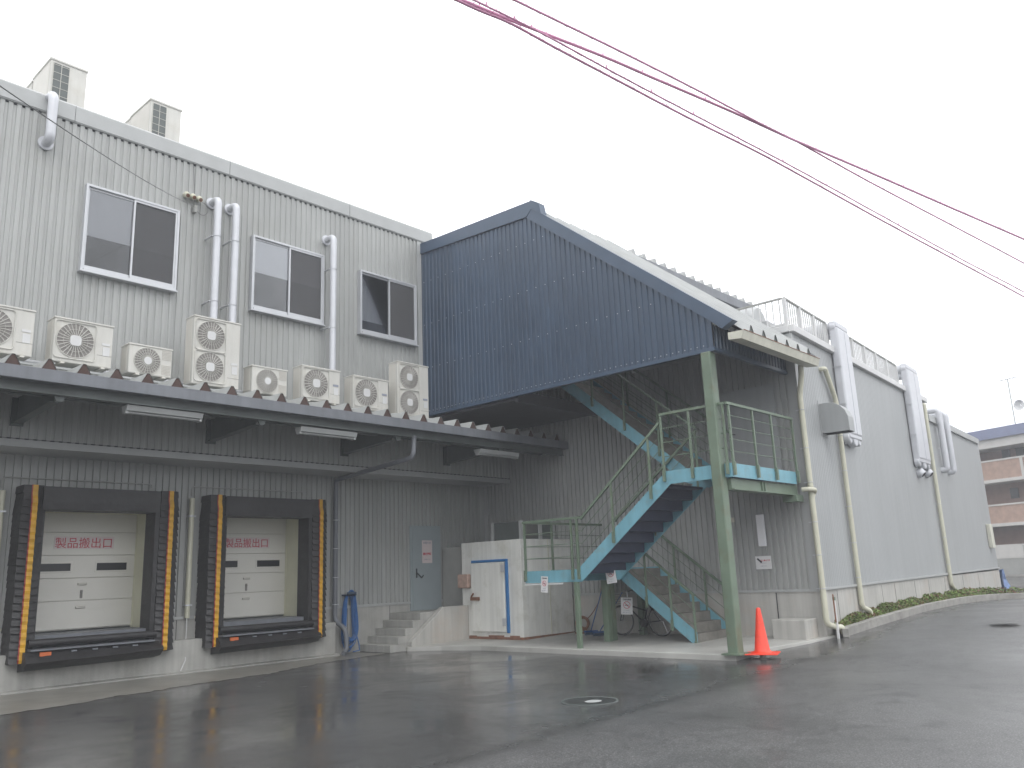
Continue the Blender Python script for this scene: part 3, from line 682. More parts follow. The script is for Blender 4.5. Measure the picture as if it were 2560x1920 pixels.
# rails carrying the units, bolted over the ridges
T = thing('mounting_rail', 'pair of galvanised rails under the row of outdoor units', 'rail', (7, 14.2, 5.08))
for y in (14.12, 14.38): MB().box((x_l, y, 5.095+sl(y)), (13.0, y+.045, 5.135+sl(y)-.005)).build('rail', M['galv'], T)
k = MB()
for i in range(int((13-x_l)/1.0)): k.prism([(x_l+.32+i, 14.11, 5.09), (x_l+.5+i, 13.75, 5.07), (x_l+.53+i, 13.75, 5.10), (x_l+.40+i, 14.11, 5.13)], (0, 0, .02))
k.each('stay', M['galv'], T)
# refrigerant pipes lying behind the units
tag(MB().tube([(x_l, 14.62, 5.30), (8.9, 14.62, 5.28)], .045, 10).build('refrigerant_pipe', M['alu'], smooth=True), 'insulated silver pipe running low behind the left outdoor units', 'pipe')

# white ducts down the upper wall
def duct(name, pts, r_, lab, caps=True):
    t = MB().tube(bend(pts, r_*1.6), r_, 16).build(name, M['duct'], smooth=True); tag(t, lab, 'duct', 'white ducts on the upper wall'); return t
def wall_duct(xp, yp, xb, yb, lab):
    a = ony(xp, yp, 15.12); b_ = ony(xb, yb, 15.12)
    x = (a.x+b_.x)/2
    T = duct('wall_duct', [(x-.0, YU-.01, a.z), (x, 15.12, a.z), (x, 15.12, 5.25)], .075, lab)
    MB().tube([(x, YU-.06, a.z), (x, YU-.02, a.z)], .12, 20).build('wall_collar', M['duct'], T)
    k = MB()
    for z in (8.6, 7.2, 6.0): k.ring((x, 15.12, z), Z, .078, .007, 16, 5); k.box((x-.11, 15.12, z-.012), (x-.075, YU, z+.012))
    k.each('clip', M['alu'], T)
    fix_parent(T)
wall_duct(547, 498, 533, 790, 'left one of the two white ducts between the left and middle windows')
wall_duct(592, 513, 580, 800, 'right one of the two white ducts between the left and middle windows')
wall_duct(834, 592, 831, 925, 'lone white duct between the middle and right windows')
a = ony(135, 235, 15.2); b_ = ony(117, 345, 15.2)
T = duct('parapet_duct', [(a.x, 15.9, a.z), (a.x, 15.2, a.z), (a.x, 15.2, b_.z), (a.x-.0, YU+.0, b_.z)], .085, 'short white duct looping over the parapet at the top left')
MB().tube([(a.x, YU-.06, b_.z), (a.x, YU-.02, b_.z)], .13, 20).build('wall_collar', M['duct'], T); fix_parent(T)

# insulators and service wire
T = thing('wall_insulator', 'three small cream insulator hoods on the wall right of the left window', 'insulator', (7.45, YU, 9.45))
for px, py in ((465, 489), (481, 494), (497, 500)):
    q = ony(px, py, YU-.08); h_ = MB(); h_.tube([(q.x, YU-.02, q.z+.03), (q.x, YU-.10, q.z+.02), (q.x+.0, YU-.17, q.z-.03)], [.05, .062, .05], 14); h_.build('hood', M['cream'], T, smooth=True)
    MB().tube([(q.x, YU-.172, q.z-.031), (q.x, YU-.178, q.z-.035)], .038, 12).build('hood_mouth', M['rust'], T)
q = ony(489, 517, YU-.1)
k = MB(); k.box((q.x-.03, YU-.12, q.z-.12), (q.x+.03, YU-.02, q.z+.03)); k.build('anchor', M['shut'], T)
far_ = ony(82, 195, 6.0); d_ = (far_-q)
pts = [q+d_*(t*1.9)-Vector((0, 0, .9*t*(1-t))) for t in [i/24 for i in range(25)]]
tag(MB().tube(pts, .0045, 5).build('service_wire', M['wire'], smooth=True), 'thin wire strung from the wall insulators up over the parapet', 'wire')
tag(MB().tube([ony(482, 375, YU-.03), ony(485, 440, YU-.05), ony(487, 505, YU-.1)], .006, 5).build('drop_wire', M['wire']), 'short thin wire dropping from the coping to the insulators', 'wire')
tag(MB().tube([q+Vector((.26*math.sin(t)*.5+.14, 0, .14*math.cos(t)-.0)) for t in [i*.4 for i in range(14)]], .006, 5).build('wire_loop', M['wire'], smooth=True), 'small slack loop of wire beside the wall insulators', 'wire')

# rooftop units behind the parapet
def roof_unit(x0, y0, ztop, lab, dp=1.03):
    w_, z0 = .71, 10.32
    T = thing('rooftop_unit', lab, 'air conditioner', (x0+w_/2, y0+dp/2, z0), 'tall outdoor units on the roof')
    MB().box((x0, y0, z0+.05), (x0+w_, y0+dp, ztop-.04)).build('casing', M['ac'], T, bevel=.01)
    MB().box((x0-.02, y0-.02, ztop-.05), (x0+w_+.02, y0+dp+.02, ztop)).build('top_cap', M['ac'], T, bevel=.01)
    MB().box((x0+.05, y0-.006, z0+.1), (x0+.37, y0+.0, ztop-.1)).build('coil', M['steeld'], T)
    g = MB()
    for k in range(3): g.box((x0+.05+k*.155, y0-.012, z0+.1), (x0+.06+k*.155, y0-.0065, ztop-.1))
    z = z0+.2
    while z < ztop-.1: g.box((x0+.06, y0-.014, z), (x0+.37, y0-.009, z+.008)); z += .17
    g.build('guard_grid', M['acgrille'], T)
    MB().box((x0-.006, y0+.05, z0+.1), (x0, y0+dp-.05, ztop-.1)).build('side_panel', M['acgrille'], T)
    return T
roof_unit(5.03, 17.0, 12.36, 'tall white rooftop unit behind the parapet, just right of the short looping duct')
roof_unit(5.035, 18.1, 12.33, 'white rooftop unit tucked behind the taller-looking left one', .62)
roof_unit(7.10, 17.0, 12.31, 'tall white rooftop unit behind the parapet, second from the left')
roof_unit(7.105, 18.04, 12.28, 'white rooftop unit tucked behind the second roof unit', .56)

# ================================================================== TALL WING (side wall + long roadside wall)
W = thing('warehouse_wing', 'long pale grey warehouse wing with low concrete base running away along the road', 'building', (24, 10, 0))
mb = MB(); corr(mb, (XB, YL, 0), -Y, -X, YL-7.16, 1.08, 6.3, phase=.02, dep=.034, slope=.06)
mb.build('side_wall', M['clad'], W)
mb = MB(); corr(mb, (XB, YL, 0), -Y, -X, YL-11.2, 6.3, 9.32, phase=.02, dep=.034, slope=.06); mb.build('side_wall', M['clad'], W)
mb = MB(); corr(mb, CP0, CD, CN, 11.5, 1.05, 6.42, pitch=.11, dep=.004, out=.7, slope=.08); corr(mb, CP0+CD*11.5, CD, CN, 8.0, 1.1, 5.9, pitch=.11, dep=.004, out=.7, slope=.08); mb.build('roadside_wall', M['cladc'], W)
mb = MB(); mb.box((XB-.035, 7.09, 1.08), (XB+.02, 7.30, 6.40)); mb.build('corner_trim', M['trim'], W)
# white roof edge band
mb = MB()
mb.bar(CP0+CN*.04+CD*-.06+Z*6.50, CP0+CN*.04+CD*11.5+Z*6.50, .12, .15)
mb.box((XB-.1, 7.12, 6.425), (XB+.0, 11.2, 6.575)); mb.build('roof_edge', M['white'], W, bevel=.01)
mb = MB(); mb.bar(CP0+CN*.03+CD*11.5+Z*5.95, CP0+CN*.03+CD*19.4+Z*5.95, .1, .20); mb.build('roof_edge', M['trim'], W)
mb = MB(); e = CP0+CD*11.5; f_ = CP0+CD*19.5
mb.prism([(XB, 7.2, 6.45), (e.x, e.y+.1, 6.45), (e.x, 26, 6.45), (XB, 26, 6.45)], (0, 0, .05)); mb.prism([(e.x, e.y+.1, 5.9), (f_.x, f_.y+.1, 5.9), (f_.x, 26, 5.9), (e.x, 26, 5.9)], (0, 0, .05))
mb.build('flat_roof', M['trim'], W)
mb = MB(); mb.prism([(e.x, e.y, 5.9), (e.x+.02, e.y, 5.9), (e.x+.02, 26, 5.9), (e.x, 26, 5.9)], (0, 0, .6)); mb.prism([(f_.x, f_.y, 0), (f_.x+.05, f_.y, 0), (f_.x+.05, 26, 0), (f_.x, 26, 0)], (0, 0, 5.95)); mb.build('end_wall', M['cladc'], W)
mb = MB(); mb.box((XB-.02, 7.14, 0), (XB+.3, YL, 1.04)); mb.prism([CP0+CN*.02+CD*0, CP0+CN*.02+CD*19.5, CP0-CN*.3+CD*19.5, CP0-CN*.3], (0, 0, 1.06)); mb.build('foundation', M['concw'], W)
mb = MB(); mb.box((XB-.05, 7.1, 1.04), (XB, YL-.05, 1.09)); mb.bar(CP0+CN*.035+Z*1.08, CP0+CN*.035+CD*19.5+Z*1.15, .05, .045); mb.build('base_flashing', M['trim'], W)
mb = MB()
for s_ in (.9, 2.4, 4.1, 5.2, 7.1, 8.6, 10.5, 13, 15.5): q = CP0+CD*s_+CN*.0215; mb.bar(q+Z*.1, q+Z*1.03, .012, .004)
mb.box((XB-.023, 8.05, .45), (XB-.02, 8.07, 1.03)); mb.each('joint', M['under'], W)
# stair door onto the middle landing
DR = MB().box((XB-.05, 7.62, 3.46), (XB-.015, 8.95, 5.38)).build('landing_door', M['clad'] if False else M['cladc'], W, bevel=.004)
MB().bar((XB-.09, 8.7, 4.42), (XB-.05, 8.7, 4.42), .03).bar((XB-.09, 8.7, 4.42), (XB-.09, 8.58, 4.40), .022).build('handle', M['dark'], DR)
# upper roof block behind (folded plate edge)
mb = MB(); mb.box((XB, 11.36, 6.5), (24.3, 26, 9.35)); mb.build('upper_block', M['clad'], W)
mb = MB(); mb.box((XB+.15, 11.2, 9.30), (24.3, 11.35, 9.56)); mb.build('upper_fascia', M['steel'], W)
mb = MB(); xc = 17.3
while xc < 24.1:
    o_ = [(xc-.10, 11.25, 9.565), (xc-.02, 11.25, 9.73), (xc+.02, 11.25, 9.73), (xc+.10, 11.25, 9.565)]; mb.prism(o_, (0, 4, .12)); xc += .5
mb.build('upper_roof_ridges', M['galv'], W)
# stone block at the foot
tag(MB().box((16.15, 7.25, .1), (16.72, 7.95, .53)).build('concrete_block', M['concw'], bevel=.02), 'low concrete block at the foot of the wing corner beside the downpipe', 'block')

# downpipes on the wing
def pipe(name, pts, r_, m__, lab, clips=(), grp='cream downpipes on the long wing', cat='downpipe'):
    T = MB().tube(bend(pts, r_*1.8), r_, 14).build(name, m__, smooth=True); tag(T, lab, cat, grp)
    k = MB()
    for c_ in clips: k.ring(c_, Z, r_+.003, .008, 16, 5); k.bar(Vector(c_)+CN*-.02, Vector(c_)-CN*.12, .02)
    if clips: k.each('pipe_clip', M['alu'], T)
    fix_parent(T); return T
q = Vector((16.62, 7.02, 0))
T = pipe('gutter_downpipe', [q+Vector((-.06, -.12, 5.62)), q+Vector((-.04, -.1, 5.4)), q+Z*5.0, q+Z*.42, q+Vector((.26, -.1, .34)), q+Vector((.42, -.12, .34)), q+Vector((.46, -.12, .22))], .058, M['cream'], 'cream downpipe at the corner dropping from the canopy gutter', [q+Z*z for z in (4.7, 3.9, 3.2, 2.4, 1.75, 1.1)])
q2 = onc(2120, 1240, .09)
a_ = onc(2058, 922, .09)
T = pipe('scupper_downpipe', [a_-CN*.09, a_, a_+CD*.12+Z*.02, onc(2072, 950, .09), Vector((q2.x, q2.y, 5.25)), Vector((q2.x, q2.y, .62)), Vector((q2.x, q2.y, .52))+CD*.35+CN*.05, Vector((q2.x, q2.y, .40))+CD*.4+CN*.05], .055, M['cream'], 'cream downpipe on the roadside wall behind the ventilation hood', [Vector((q2.x, q2.y, z)) for z in (4.4, 3.6, 2.8, 2.0, 1.25)])
q3 = onc(2354, 1300, .09)
T = pipe('far_downpipe', [Vector((q3.x, q3.y, 6.3))-CN*.1, Vector((q3.x, q3.y, 6.3)), Vector((q3.x, q3.y, .8)), Vector((q3.x, q3.y, .68))+CD*.3], .06, M['cream'], 'farthest cream downpipe on the roadside wall, beyond the second duct', [Vector((q3.x, q3.y, z)) for z in (5.2, 4.2, 3.2, 2.2, 1.4)])
k = MB(); k.tube(bend([(16.42, 7.12, 3.05), (16.45, 6.98, 3.05), (16.62, 6.93, 3.04), (16.70, 7.0, 2.98), (16.66, 7.02, 2.9)], .08), .045, 12)
tag(k.build('drain_elbow', M['cream'], smooth=True), 'short cream drain elbow joining the landing beam to the corner downpipe', 'pipe')

# white duct covers on the roadside wall
def duct_cover(name, s0, s1, zb, zt_, lab, dpth=.22, two=False):
    P = lambda s, o, z: CP0+CD*s+CN*o+Z*z
    T = thing(name, lab, 'duct', tuple(P((s0+s1)/2, .2, zb)), 'silver white duct covers on the roadside wall')
    if not two:
        b = MB(); b.prism([P(s0, .02, zb+.2), P(s1, .02, zb+.2), P(s1, dpth, zb+.2), P(s0, dpth, zb+.2)], (0, 0, zt_-zb-.35)); b.build('riser', M['duct'], T, bevel=.04)
        s_ = MB(); sm = s0+(s1-s0)*.55; s_.prism([P(sm, dpth, zb+.22), P(sm+.01, dpth, zb+.22), P(sm+.01, dpth+.003, zb+.22), P(sm, dpth+.003, zb+.22)], (0, 0, zt_-zb-.4)); s_.build('seam', M['inkg'], T)
        for z, nm in ((zb, 'lower_elbow'), (zt_-.25, 'upper_elbow')):
            e_ = MB(); e_.tube([P(s0+.12, .02, z+.12), P(s0+.13, dpth*.8, z+.12)], .15, 16); e_.tube([P((s0+s1)/2, .02, z+.10), P((s0+s1)/2, dpth*.85, z+.10)], .17, 16); e_.tube([P(s1-.14, .02, z+.12), P(s1-.13, dpth*.8, z+.12)], .15, 16)
            e_.prism([P(s0, .02, z+.1), P(s1, .02, z+.1), P(s1, dpth-.02, z+.1), P(s0, dpth-.02, z+.1)], (0, 0, .16)); e_.build(nm, M['duct'], T, smooth=True, bevel=.03)
        rr = MB(); rr.tube([P(s0+.2, dpth*.5, zt_-.12), P(s0+.2, -1.5, zt_-.10)], .15, 14); rr.tube([P(s1-.25, dpth*.5, zt_-.12), P(s1-.25, -1.5, zt_-.10)], .15, 14); rr.build('roof_run', M['duct'], T, smooth=True)
        k = MB()
        for z in (zb+.9, zb+1.8): k.bar(P(s0-.03, .03, z), P(s0-.03, dpth, z), .02)
        k.each('bracket', M['alu'], T)
    else:
        for s_ in (s0, s1):
            MB().tube(bend([P(s_, -.8, zt_), P(s_, dpth*.8, zt_), P(s_, dpth*.8, zb), P(s_, .0, zb)], .14), .10, 14).build('pipe_run', M['duct'], T, smooth=True)
        k = MB()
        for z in (zb+.7, zb+1.5): k.bar(P(s0-.1, .03, z), P(s0-.1, dpth*.8, z), .02)
        k.each('bracket', M['alu'], T)
duct_cover('duct_cover', 2.58, 3.50, 4.28, 7.20, 'large white duct cover on the roadside wall nearest the canopy')
duct_cover('duct_cover', 8.9, 10.2, 4.22, 7.25, 'second large white duct cover farther along the roadside wall')
duct_cover('twin_duct', 12.45, 13.4, 4.35, 6.3, 'pair of thin white ducts near the far end of the roadside wall', two=True)
# ventilation hood
P = lambda s, o, z: CP0+CD*s+CN*o+Z*z
T = thing('ventilation_hood', 'pale metal ventilation hood with rounded top on the roadside wall', 'vent', tuple(P(1.6, 0, 4.3)))
hs_ = 1.25; o_ = [P(hs_, .01, 4.36), P(hs_, .01, 5.02), P(hs_, .18, 5.03)] + [P(hs_, .18+.42*math.sin(R_(a)), 4.60+.43*math.cos(R_(a))) for a in (20, 40, 60, 80, 90)] + [P(hs_, .60, 4.36)]
MB().prism(o_, CD*.36).build('hood', M['cladc'], T, smooth=False, bevel=.006)
MB().prism([P(hs_+.03, .05, 4.352), P(hs_+.33, .05, 4.352), P(hs_+.33, .57, 4.352), P(hs_+.03, .57, 4.352)], (0, 0, .006)).build('mouth', M['under'], T)
MB().prism([P(hs_-.06, .005, 4.30), P(hs_+.42, .005, 4.30), P(hs_+.42, .012, 4.30), P(hs_-.06, .012, 4.30)], (0, 0, .78)).build('back_plate', M['cladc'], T)
for px, lab in ((2303, 'left small round wall vent under the second duct cover'), (2322, 'right small round wall vent under the second duct cover')):
    q = onc(px, 1183, .1); k = MB().tube([q-CN*.1, q, q+CN*.06-Z*.05], [.13, .15, .11], 14)
    T = tag(k.build('wall_vent', M['duct'], smooth=True), lab, 'vent', 'small round vents on the roadside wall')
    MB().tube([q+CN*.06-Z*.053, q+CN*.065-Z*.058], .08, 12).build('vent_mouth', M['under'], T); fix_parent(T)
tag(MB().bar(P(18.6, .08, 1.88), P(18.6, .08, 2.75), .5, .14, up=CN).build('meter_box', M['creamd'], bevel=.02), 'cream box fixed at the far end of the roadside wall', 'box')

# roof guard rail with pickets
G = thing('roof_railing', 'white picket railing around the flat roof of the wing', 'railing', tuple(P(5, 0, 6.55)))
def rail_run(a, b, z0, z1, npost, npick, first=0):
    a = Vector(a); b = Vector(b)
    t = MB(); t.bar(a+Z*z1, b+Z*z1, .05, .035); t.build('top_rail', M['shut'], G)
    t = MB(); t.bar(a+Z*(z0+.05), b+Z*(z0+.05), .04, .04); t.build('bottom_rail', M['white'], G)
    for i in range(first, npost+1):
        p = a.lerp(b, i/npost); MB().bar(p+Z*z0, p+Z*(z1-.02), .07, .07, up=(0, 1, 0)).build('post', M['white'], G)
    t = MB()
    for i in range(npick):
        p = a.lerp(b, (i+.5)/npick); t.bar(p+Z*(z0+.06), p+Z*(z1-.02), .022, .022, up=(1, 0, 0))
    t.build('picket', M['white'], G)
c0 = P(-.02, -.05, 0); rail_run(c0, P(2.6, -.05, 0), 6.57, 7.20, 3, 20); rail_run(P(3.5, -.05, 0), P(8.7, -.05, 0), 6.57, 7.20, 5, 40); rail_run(c0+Vector((-.003, .04, 0)), (XB-.03, 10.6, 0), 6.573, 7.203, 3, 22, 1)
# equipment behind the railing: a horizontal tank and casings
T = thing('roof_tank', 'white horizontal cylindrical tank behind the railing corner on the wing roof', 'tank', (17.6, 9.0, 6.5))
k = MB(); pr = []
k.tube([(17.45, 8.1, 7.0), (17.45, 8.2, 7.0), (17.45, 9.2, 7.0), (17.45, 9.3, 7.0)], [.34, .42, .42, .34], 28); k.build('shell', M['casing'], T, smooth=True)
MB().box((17.1, 8.3, 6.5), (17.8, 8.4, 6.7)).box((17.1, 9.0, 6.5), (17.8, 9.1, 6.7)).build('cradle', M['alu'], T)
for i, (s0, s1, h_, lab) in enumerate(((.9, 1.9, .55, 'low white casing on the wing roof behind the railing, nearest the corner'), (2.1, 3.2, .72, 'white casing on the wing roof just before the first duct cover'), (4.2, 6.6, .5, 'long low white casing on the wing roof between the duct covers'), (7.2, 8.5, .78, 'white casing on the wing roof before the second duct cover'))):
    T = thing('roof_casing', lab, 'equipment', tuple(P((s0+s1)/2, -1.2, 6.5)), 'equipment casings on the wing roof')
    MB().prism([P(s0, -.8, 6.52), P(s1, -.8, 6.52), P(s1, -1.8, 6.52), P(s0, -1.8, 6.52)], (0, 0, h_)).build('casing', M['casing'], T, bevel=.02)
    k = MB(); z = 6.6
    while z < 6.5+h_-.08: k.prism([P(s0+.08, -.795, z), P(s1-.08, -.795, z), P(s1-.08, -.79, z), P(s0+.08, -.79, z)], (0, 0, .02)); z += .07
    k.build('louvre', M['acgrille'], T)

# ================================================================== BLUE STAIR CANOPY
K = thing('stair_canopy', 'navy blue ribbed-metal canopy with sloping roof over the green and turquoise stair', 'canopy', (XC, 11, .1))
def ztop(t):   # t runs from the building (y=YU) towards the road
    y = YU-t
    if y > 11.76: return 9.70+.05*(y-11.76)
    return 6.12+(y-7.3)*.803
zbot = 5.52
mb = MB(); corr(mb, (XC, YU, 0), -Y, -X, YU-YK, zbot+.06, ztop, phase=.02); 
for zr_ in (zbot+.13, 6.75, 7.9, 9.05):
    y = YU-.12
    while y > YK+.1:
        if zr_ < ztop(YU-y)-.25: mb.box((XC-.030, y-.008, zr_-.008), (XC-.0225, y+.008, zr_+.008), 1)
        y -= .27 if zr_ > 6 else .135
mb.build('screen_wall', [M['blue'], M['alu']], K)
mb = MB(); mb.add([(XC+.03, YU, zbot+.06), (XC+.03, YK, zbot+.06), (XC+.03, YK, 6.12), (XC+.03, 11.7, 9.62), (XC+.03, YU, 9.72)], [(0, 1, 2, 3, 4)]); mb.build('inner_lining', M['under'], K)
mb = MB(); mb.box((XC-.035, YK-.035, zbot), (XC+.06, YU, zbot+.07)); mb.box((XC+.06, YK-.035, zbot), (XB+.08, YK+.05, zbot+.07)); mb.build('bottom_trim', M['blued'], K, bevel=.004)
# fascia boards
def slab(y0, z0, y1, z1, th, xa=XC-.06, xb=XC+.12): return [(xa, y0, z0), (xa, y1, z1), (xa, y1, z1+th), (xa, y0, z0+th)], (xb-xa, 0, 0)
mb = MB(); mb.prism([(XC-.06, YU, 9.86), (XC-.06, 11.72, 9.66), (XC-.06, 11.53, 9.83), (XC-.06, 11.53, 10.01), (XC-.06, YU, 10.14)], (.2, 0, 0)); mb.build('fascia', M['blued'], K)
sl_ = .812; ye = 6.84; ze = 6.01
vt = lambda y: ze+(y-ye)*sl_
mb = MB(); mb.prism([(XC-.055, 11.72, 9.64), (XC-.055, 11.53, 9.82), (XC-.055, 11.26, vt(11.26)), (XC-.055, ye, ze), (XC-.055, ye+.24, ze-.12), (XC-.055, 7.3, 6.09)], (.19, 0, 0)); mb.build('verge', M['blued'], K)
mb = MB(); mb.prism([(XC-.075, 11.56, 10.03), (XC-.075, 11.31, 9.87), (XC-.075, 11.25, vt(11.25)-.02), (XC-.075, 11.56, 9.80)], (.20, 0, 0)); mb.build('apex_cap', M['blued'], K)
# front skirt under the gutter
mb = MB(); corr(mb, (XC, YK, 0), X, -Y, XB+.06-XC, zbot+.06, 6.03, pitch=.135, phase=.02); mb.build('skirt', M['blue'], K)
# roof sheet with ridges running down the slope
r = MB(); rp = []; xc = XC+.28
while xc < XB+.1: rp += [(xc-.11, 0), (xc-.022, .16), (xc+.022, .16), (xc+.11, 0)]; xc += .5
rp = [(XC+.08, 0)]+[p for p in rp if p[0] < XB+.05]+[(XB+.05, 0)]
zr = lambda y: vt(y)-.105
yr = 6.66
for (a, za), (b, zb_) in zip(rp, rp[1:]):
    y0, y1 = yr, 11.45; r.add([(a, y0, zr(y0)+za), (b, y0, zr(y0)+zb_), (b, y1, zr(y1)+zb_), (a, y1, zr(y1)+za)], [(0, 1, 2, 3)])
    r.add([(a, y1, zr(y1)+za), (b, y1, zr(y1)+zb_), (b, y1+.35, 9.45), (a, y1+.35, 9.45)], [(0, 1, 2, 3)])
    r.add([(a, y1+.35, 9.45), (b, y1+.35, 9.45), (b, YU, 9.6), (a, YU, 9.6)], [(0, 1, 2, 3)])
r.build('roof_sheet', M['galv'], K)
r = MB(); xc = XC+.28
while xc < XB: r.prism([(xc-.10, 11.452, zr(11.45)+.0), (xc+.10, 11.452, zr(11.45)+.0), (xc+.02, 11.452, zr(11.45)+.155), (xc-.02, 11.452, zr(11.45)+.155)], (0, .02, 0)); r.prism([(xc-.09, yr+.02, zr(yr)+.015), (xc+.09, yr+.02, zr(yr)+.015), (xc+.02, yr+.02, zr(yr)+.15), (xc-.02, yr+.02, zr(yr)+.15)], (0, .02, 0)); xc += .5
r.each('ridge_filler', M['steeld'], K)
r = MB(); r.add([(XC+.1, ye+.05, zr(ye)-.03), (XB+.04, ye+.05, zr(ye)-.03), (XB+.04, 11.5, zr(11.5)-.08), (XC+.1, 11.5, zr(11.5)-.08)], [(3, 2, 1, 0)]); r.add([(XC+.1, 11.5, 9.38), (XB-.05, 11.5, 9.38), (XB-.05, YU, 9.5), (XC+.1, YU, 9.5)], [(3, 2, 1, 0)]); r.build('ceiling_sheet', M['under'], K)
mb = MB(); xv = XB+.05; mb.prism([(xv, 11.45, zr(11.45)-.1), (xv, 11.45, zr(11.45)+.06), (xv, yr, zr(yr)+.06), (xv, yr, zr(yr)-.06)], (.06, 0, 0)); mb.build('far_verge', M['verge'], K)
# gutter
gx0, gx1, gy0, gy1, gz0 = 13.42, 16.72, 6.55, 6.86, 5.56
mb = MB(); mb.prism([(gx0, gy1, gz0+.03), (gx0, gy0+.05, gz0), (gx0, gy0, gz0+.15), (gx0, gy0+.02, gz0+.15), (gx0, gy0+.07, gz0+.02), (gx0, gy1-.02, gz0+.05), (gx0, gy1-.02, gz0+.16), (gx0, gy1, gz0+.16)], (gx1-gx0, 0, 0))
mb.prism([(gx0-.006, gy1, gz0+.03), (gx0-.006, gy0+.05, gz0), (gx0-.006, gy0, gz0+.15), (gx0-.006, gy1, gz0+.16)], (.006, 0, 0)); mb.prism([(gx1, gy1, gz0+.03), (gx1, gy0+.05, gz0), (gx1, gy0, gz0+.15), (gx1, gy1, gz0+.16)], (.006, 0, 0)); mb.build('gutter', M['creamd'], K)
mb = MB(); mb.bar((gx0, gy0-.001, gz0+.155), (gx1, gy0-.001, gz0+.155), .012); mb.build('gutter_lip', M['rust'], K)
# carrying beams under the roof
mb = MB(); mb.box((XC+.1, 11.4, 9.2), (XB, 11.6, 9.5)); mb.bar((13.85, 7.5, 5.85), (13.85, 11.3, 8.95), .12, .22); mb.box((XC+.08, 13.2, 5.7), (XB, 13.35, 5.95)); mb.each('roof_beam', M['green'], K)
# main column (square tube)
mb = MB(); mb.box((13.60, 7.36, .1), (13.82, 7.56, zbot-.0)); mb.build('column', M['green'], K, bevel=.02)
MB().box((13.52, 7.28, .105), (13.90, 7.64, .13)).build('base_plate', M['green'], K)
# dark floor of the upper walkway below the screen
mb = MB(); mb.box((XC+.06, 12.4, 5.45), (XB-.05, YU-.05, 5.6)); mb.box((XC+.05, 12.3, 5.40), (XB-.05, 12.4, 5.66)); mb.build('walkway_deck', M['under'], K)

# ================================================================== STAIR
ST = thing('outdoor_stair', 'turquoise and green steel stair doubling back under the blue canopy', 'staircase', (15.2, 10, .11))
def stringer(x, pts_top, depth_v, th=.018):
    "plate in the y-z plane; pts are (y,z) of its top edge"
    o = [(x, y, z) for y, z in pts_top]+[(x, y, z-depth_v) for y, z in reversed(pts_top)]
    return MB().prism(o, (th, 0, 0))
ZL, ZM = 1.66, 3.42
x2a, x2b, x1a, x1b = 13.75, 15.08, 15.18, 16.60
# flight 2 + landings, outer and inner stringers (with knee corners)
def knee(x, pts, w_, th=.018):
    "band of constant thickness w_ under a polyline in y-z"
    lo = []
    for i, (y, z) in enumerate(pts):
        if i in (0, len(pts)-1):
            j = 1 if i == 0 else len(pts)-2; dy, dz = pts[j][0]-y, pts[j][1]-z; l_ = math.hypot(dy, dz); cosn = abs(dy)/l_; lo.append((y, z-w_/max(cosn, .3)))
        else:
            def nrm_(a, b): dy, dz = b[0]-a[0], b[1]-a[1]; l_ = math.hypot(dy, dz); n1 = (dz/l_, -dy/l_); return n1 if n1[1] < 0 else (-n1[0], -n1[1])
            n1, n2 = nrm_(pts[i-1], (y, z)), nrm_((y, z), pts[i+1]); bx, by = n1[0]+n2[0], n1[1]+n2[1]; k_ = w_*2/(bx*bx+by*by); lo.append((y+bx*k_*1., z+by*k_))
    return MB().prism([(x, y, z) for y, z in pts]+[(x, y, z) for y, z in reversed(lo)], (th, 0, 0))
knee(x2a, [(7.24, ZM), (8.60, ZM), (10.87, ZL), (12.30, ZL)], .25).build('stringer', M['teal'], ST)
knee(x2b, [(7.9, ZM), (8.60, ZM), (10.87, ZL), (12.0, ZL)], .25).build('stringer', M['teal'], ST)
knee(x1a, [(12.0, ZL), (10.76, ZL), (9.08, .345)], .24).build('stringer', M['teal'], ST)
knee(x1b, [(12.0, ZL), (10.76, ZL), (9.08, .345)], .24).build('stringer', M['teal'], ST)
knee(x1a, [(8.5, ZM), (8.9, ZM+.12), (12.3, 6.32)], .25).build('stringer', M['teal'], ST)
knee(x1b, [(8.5, ZM), (8.9, ZM+.12), (12.3, 6.32)], .25).build('stringer', M['teal'], ST)
# landing plates and edge channels
MB().box((x2a, 7.22, ZM-.25), (16.45, 7.238, ZM)).build('landing_edge', M['teal'], ST)
MB().box((x2a, 12.30, ZL-.25), (16.6, 12.32, ZL)).build('landing_edge', M['teal'], ST)
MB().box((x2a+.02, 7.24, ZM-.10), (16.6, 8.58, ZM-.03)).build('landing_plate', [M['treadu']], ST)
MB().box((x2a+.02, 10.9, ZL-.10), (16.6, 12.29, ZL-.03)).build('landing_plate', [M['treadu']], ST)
MB().box((13.84, 7.3, ZM-.45), (16.6, 7.42, ZM-.26)).box((13.84, 7.25, ZM-.47), (16.6, 7.47, ZM-.45)).box((15.0, 7.27, ZM-.44), (15.03, 7.30, ZM-.27)).box((15.12, 7.27, ZM-.44), (15.15, 7.30, ZM-.27)).box((16.3, 7.2, ZM-.6), (16.62, 7.5, ZM-.471)).build('landing_beam', M['green'], ST)
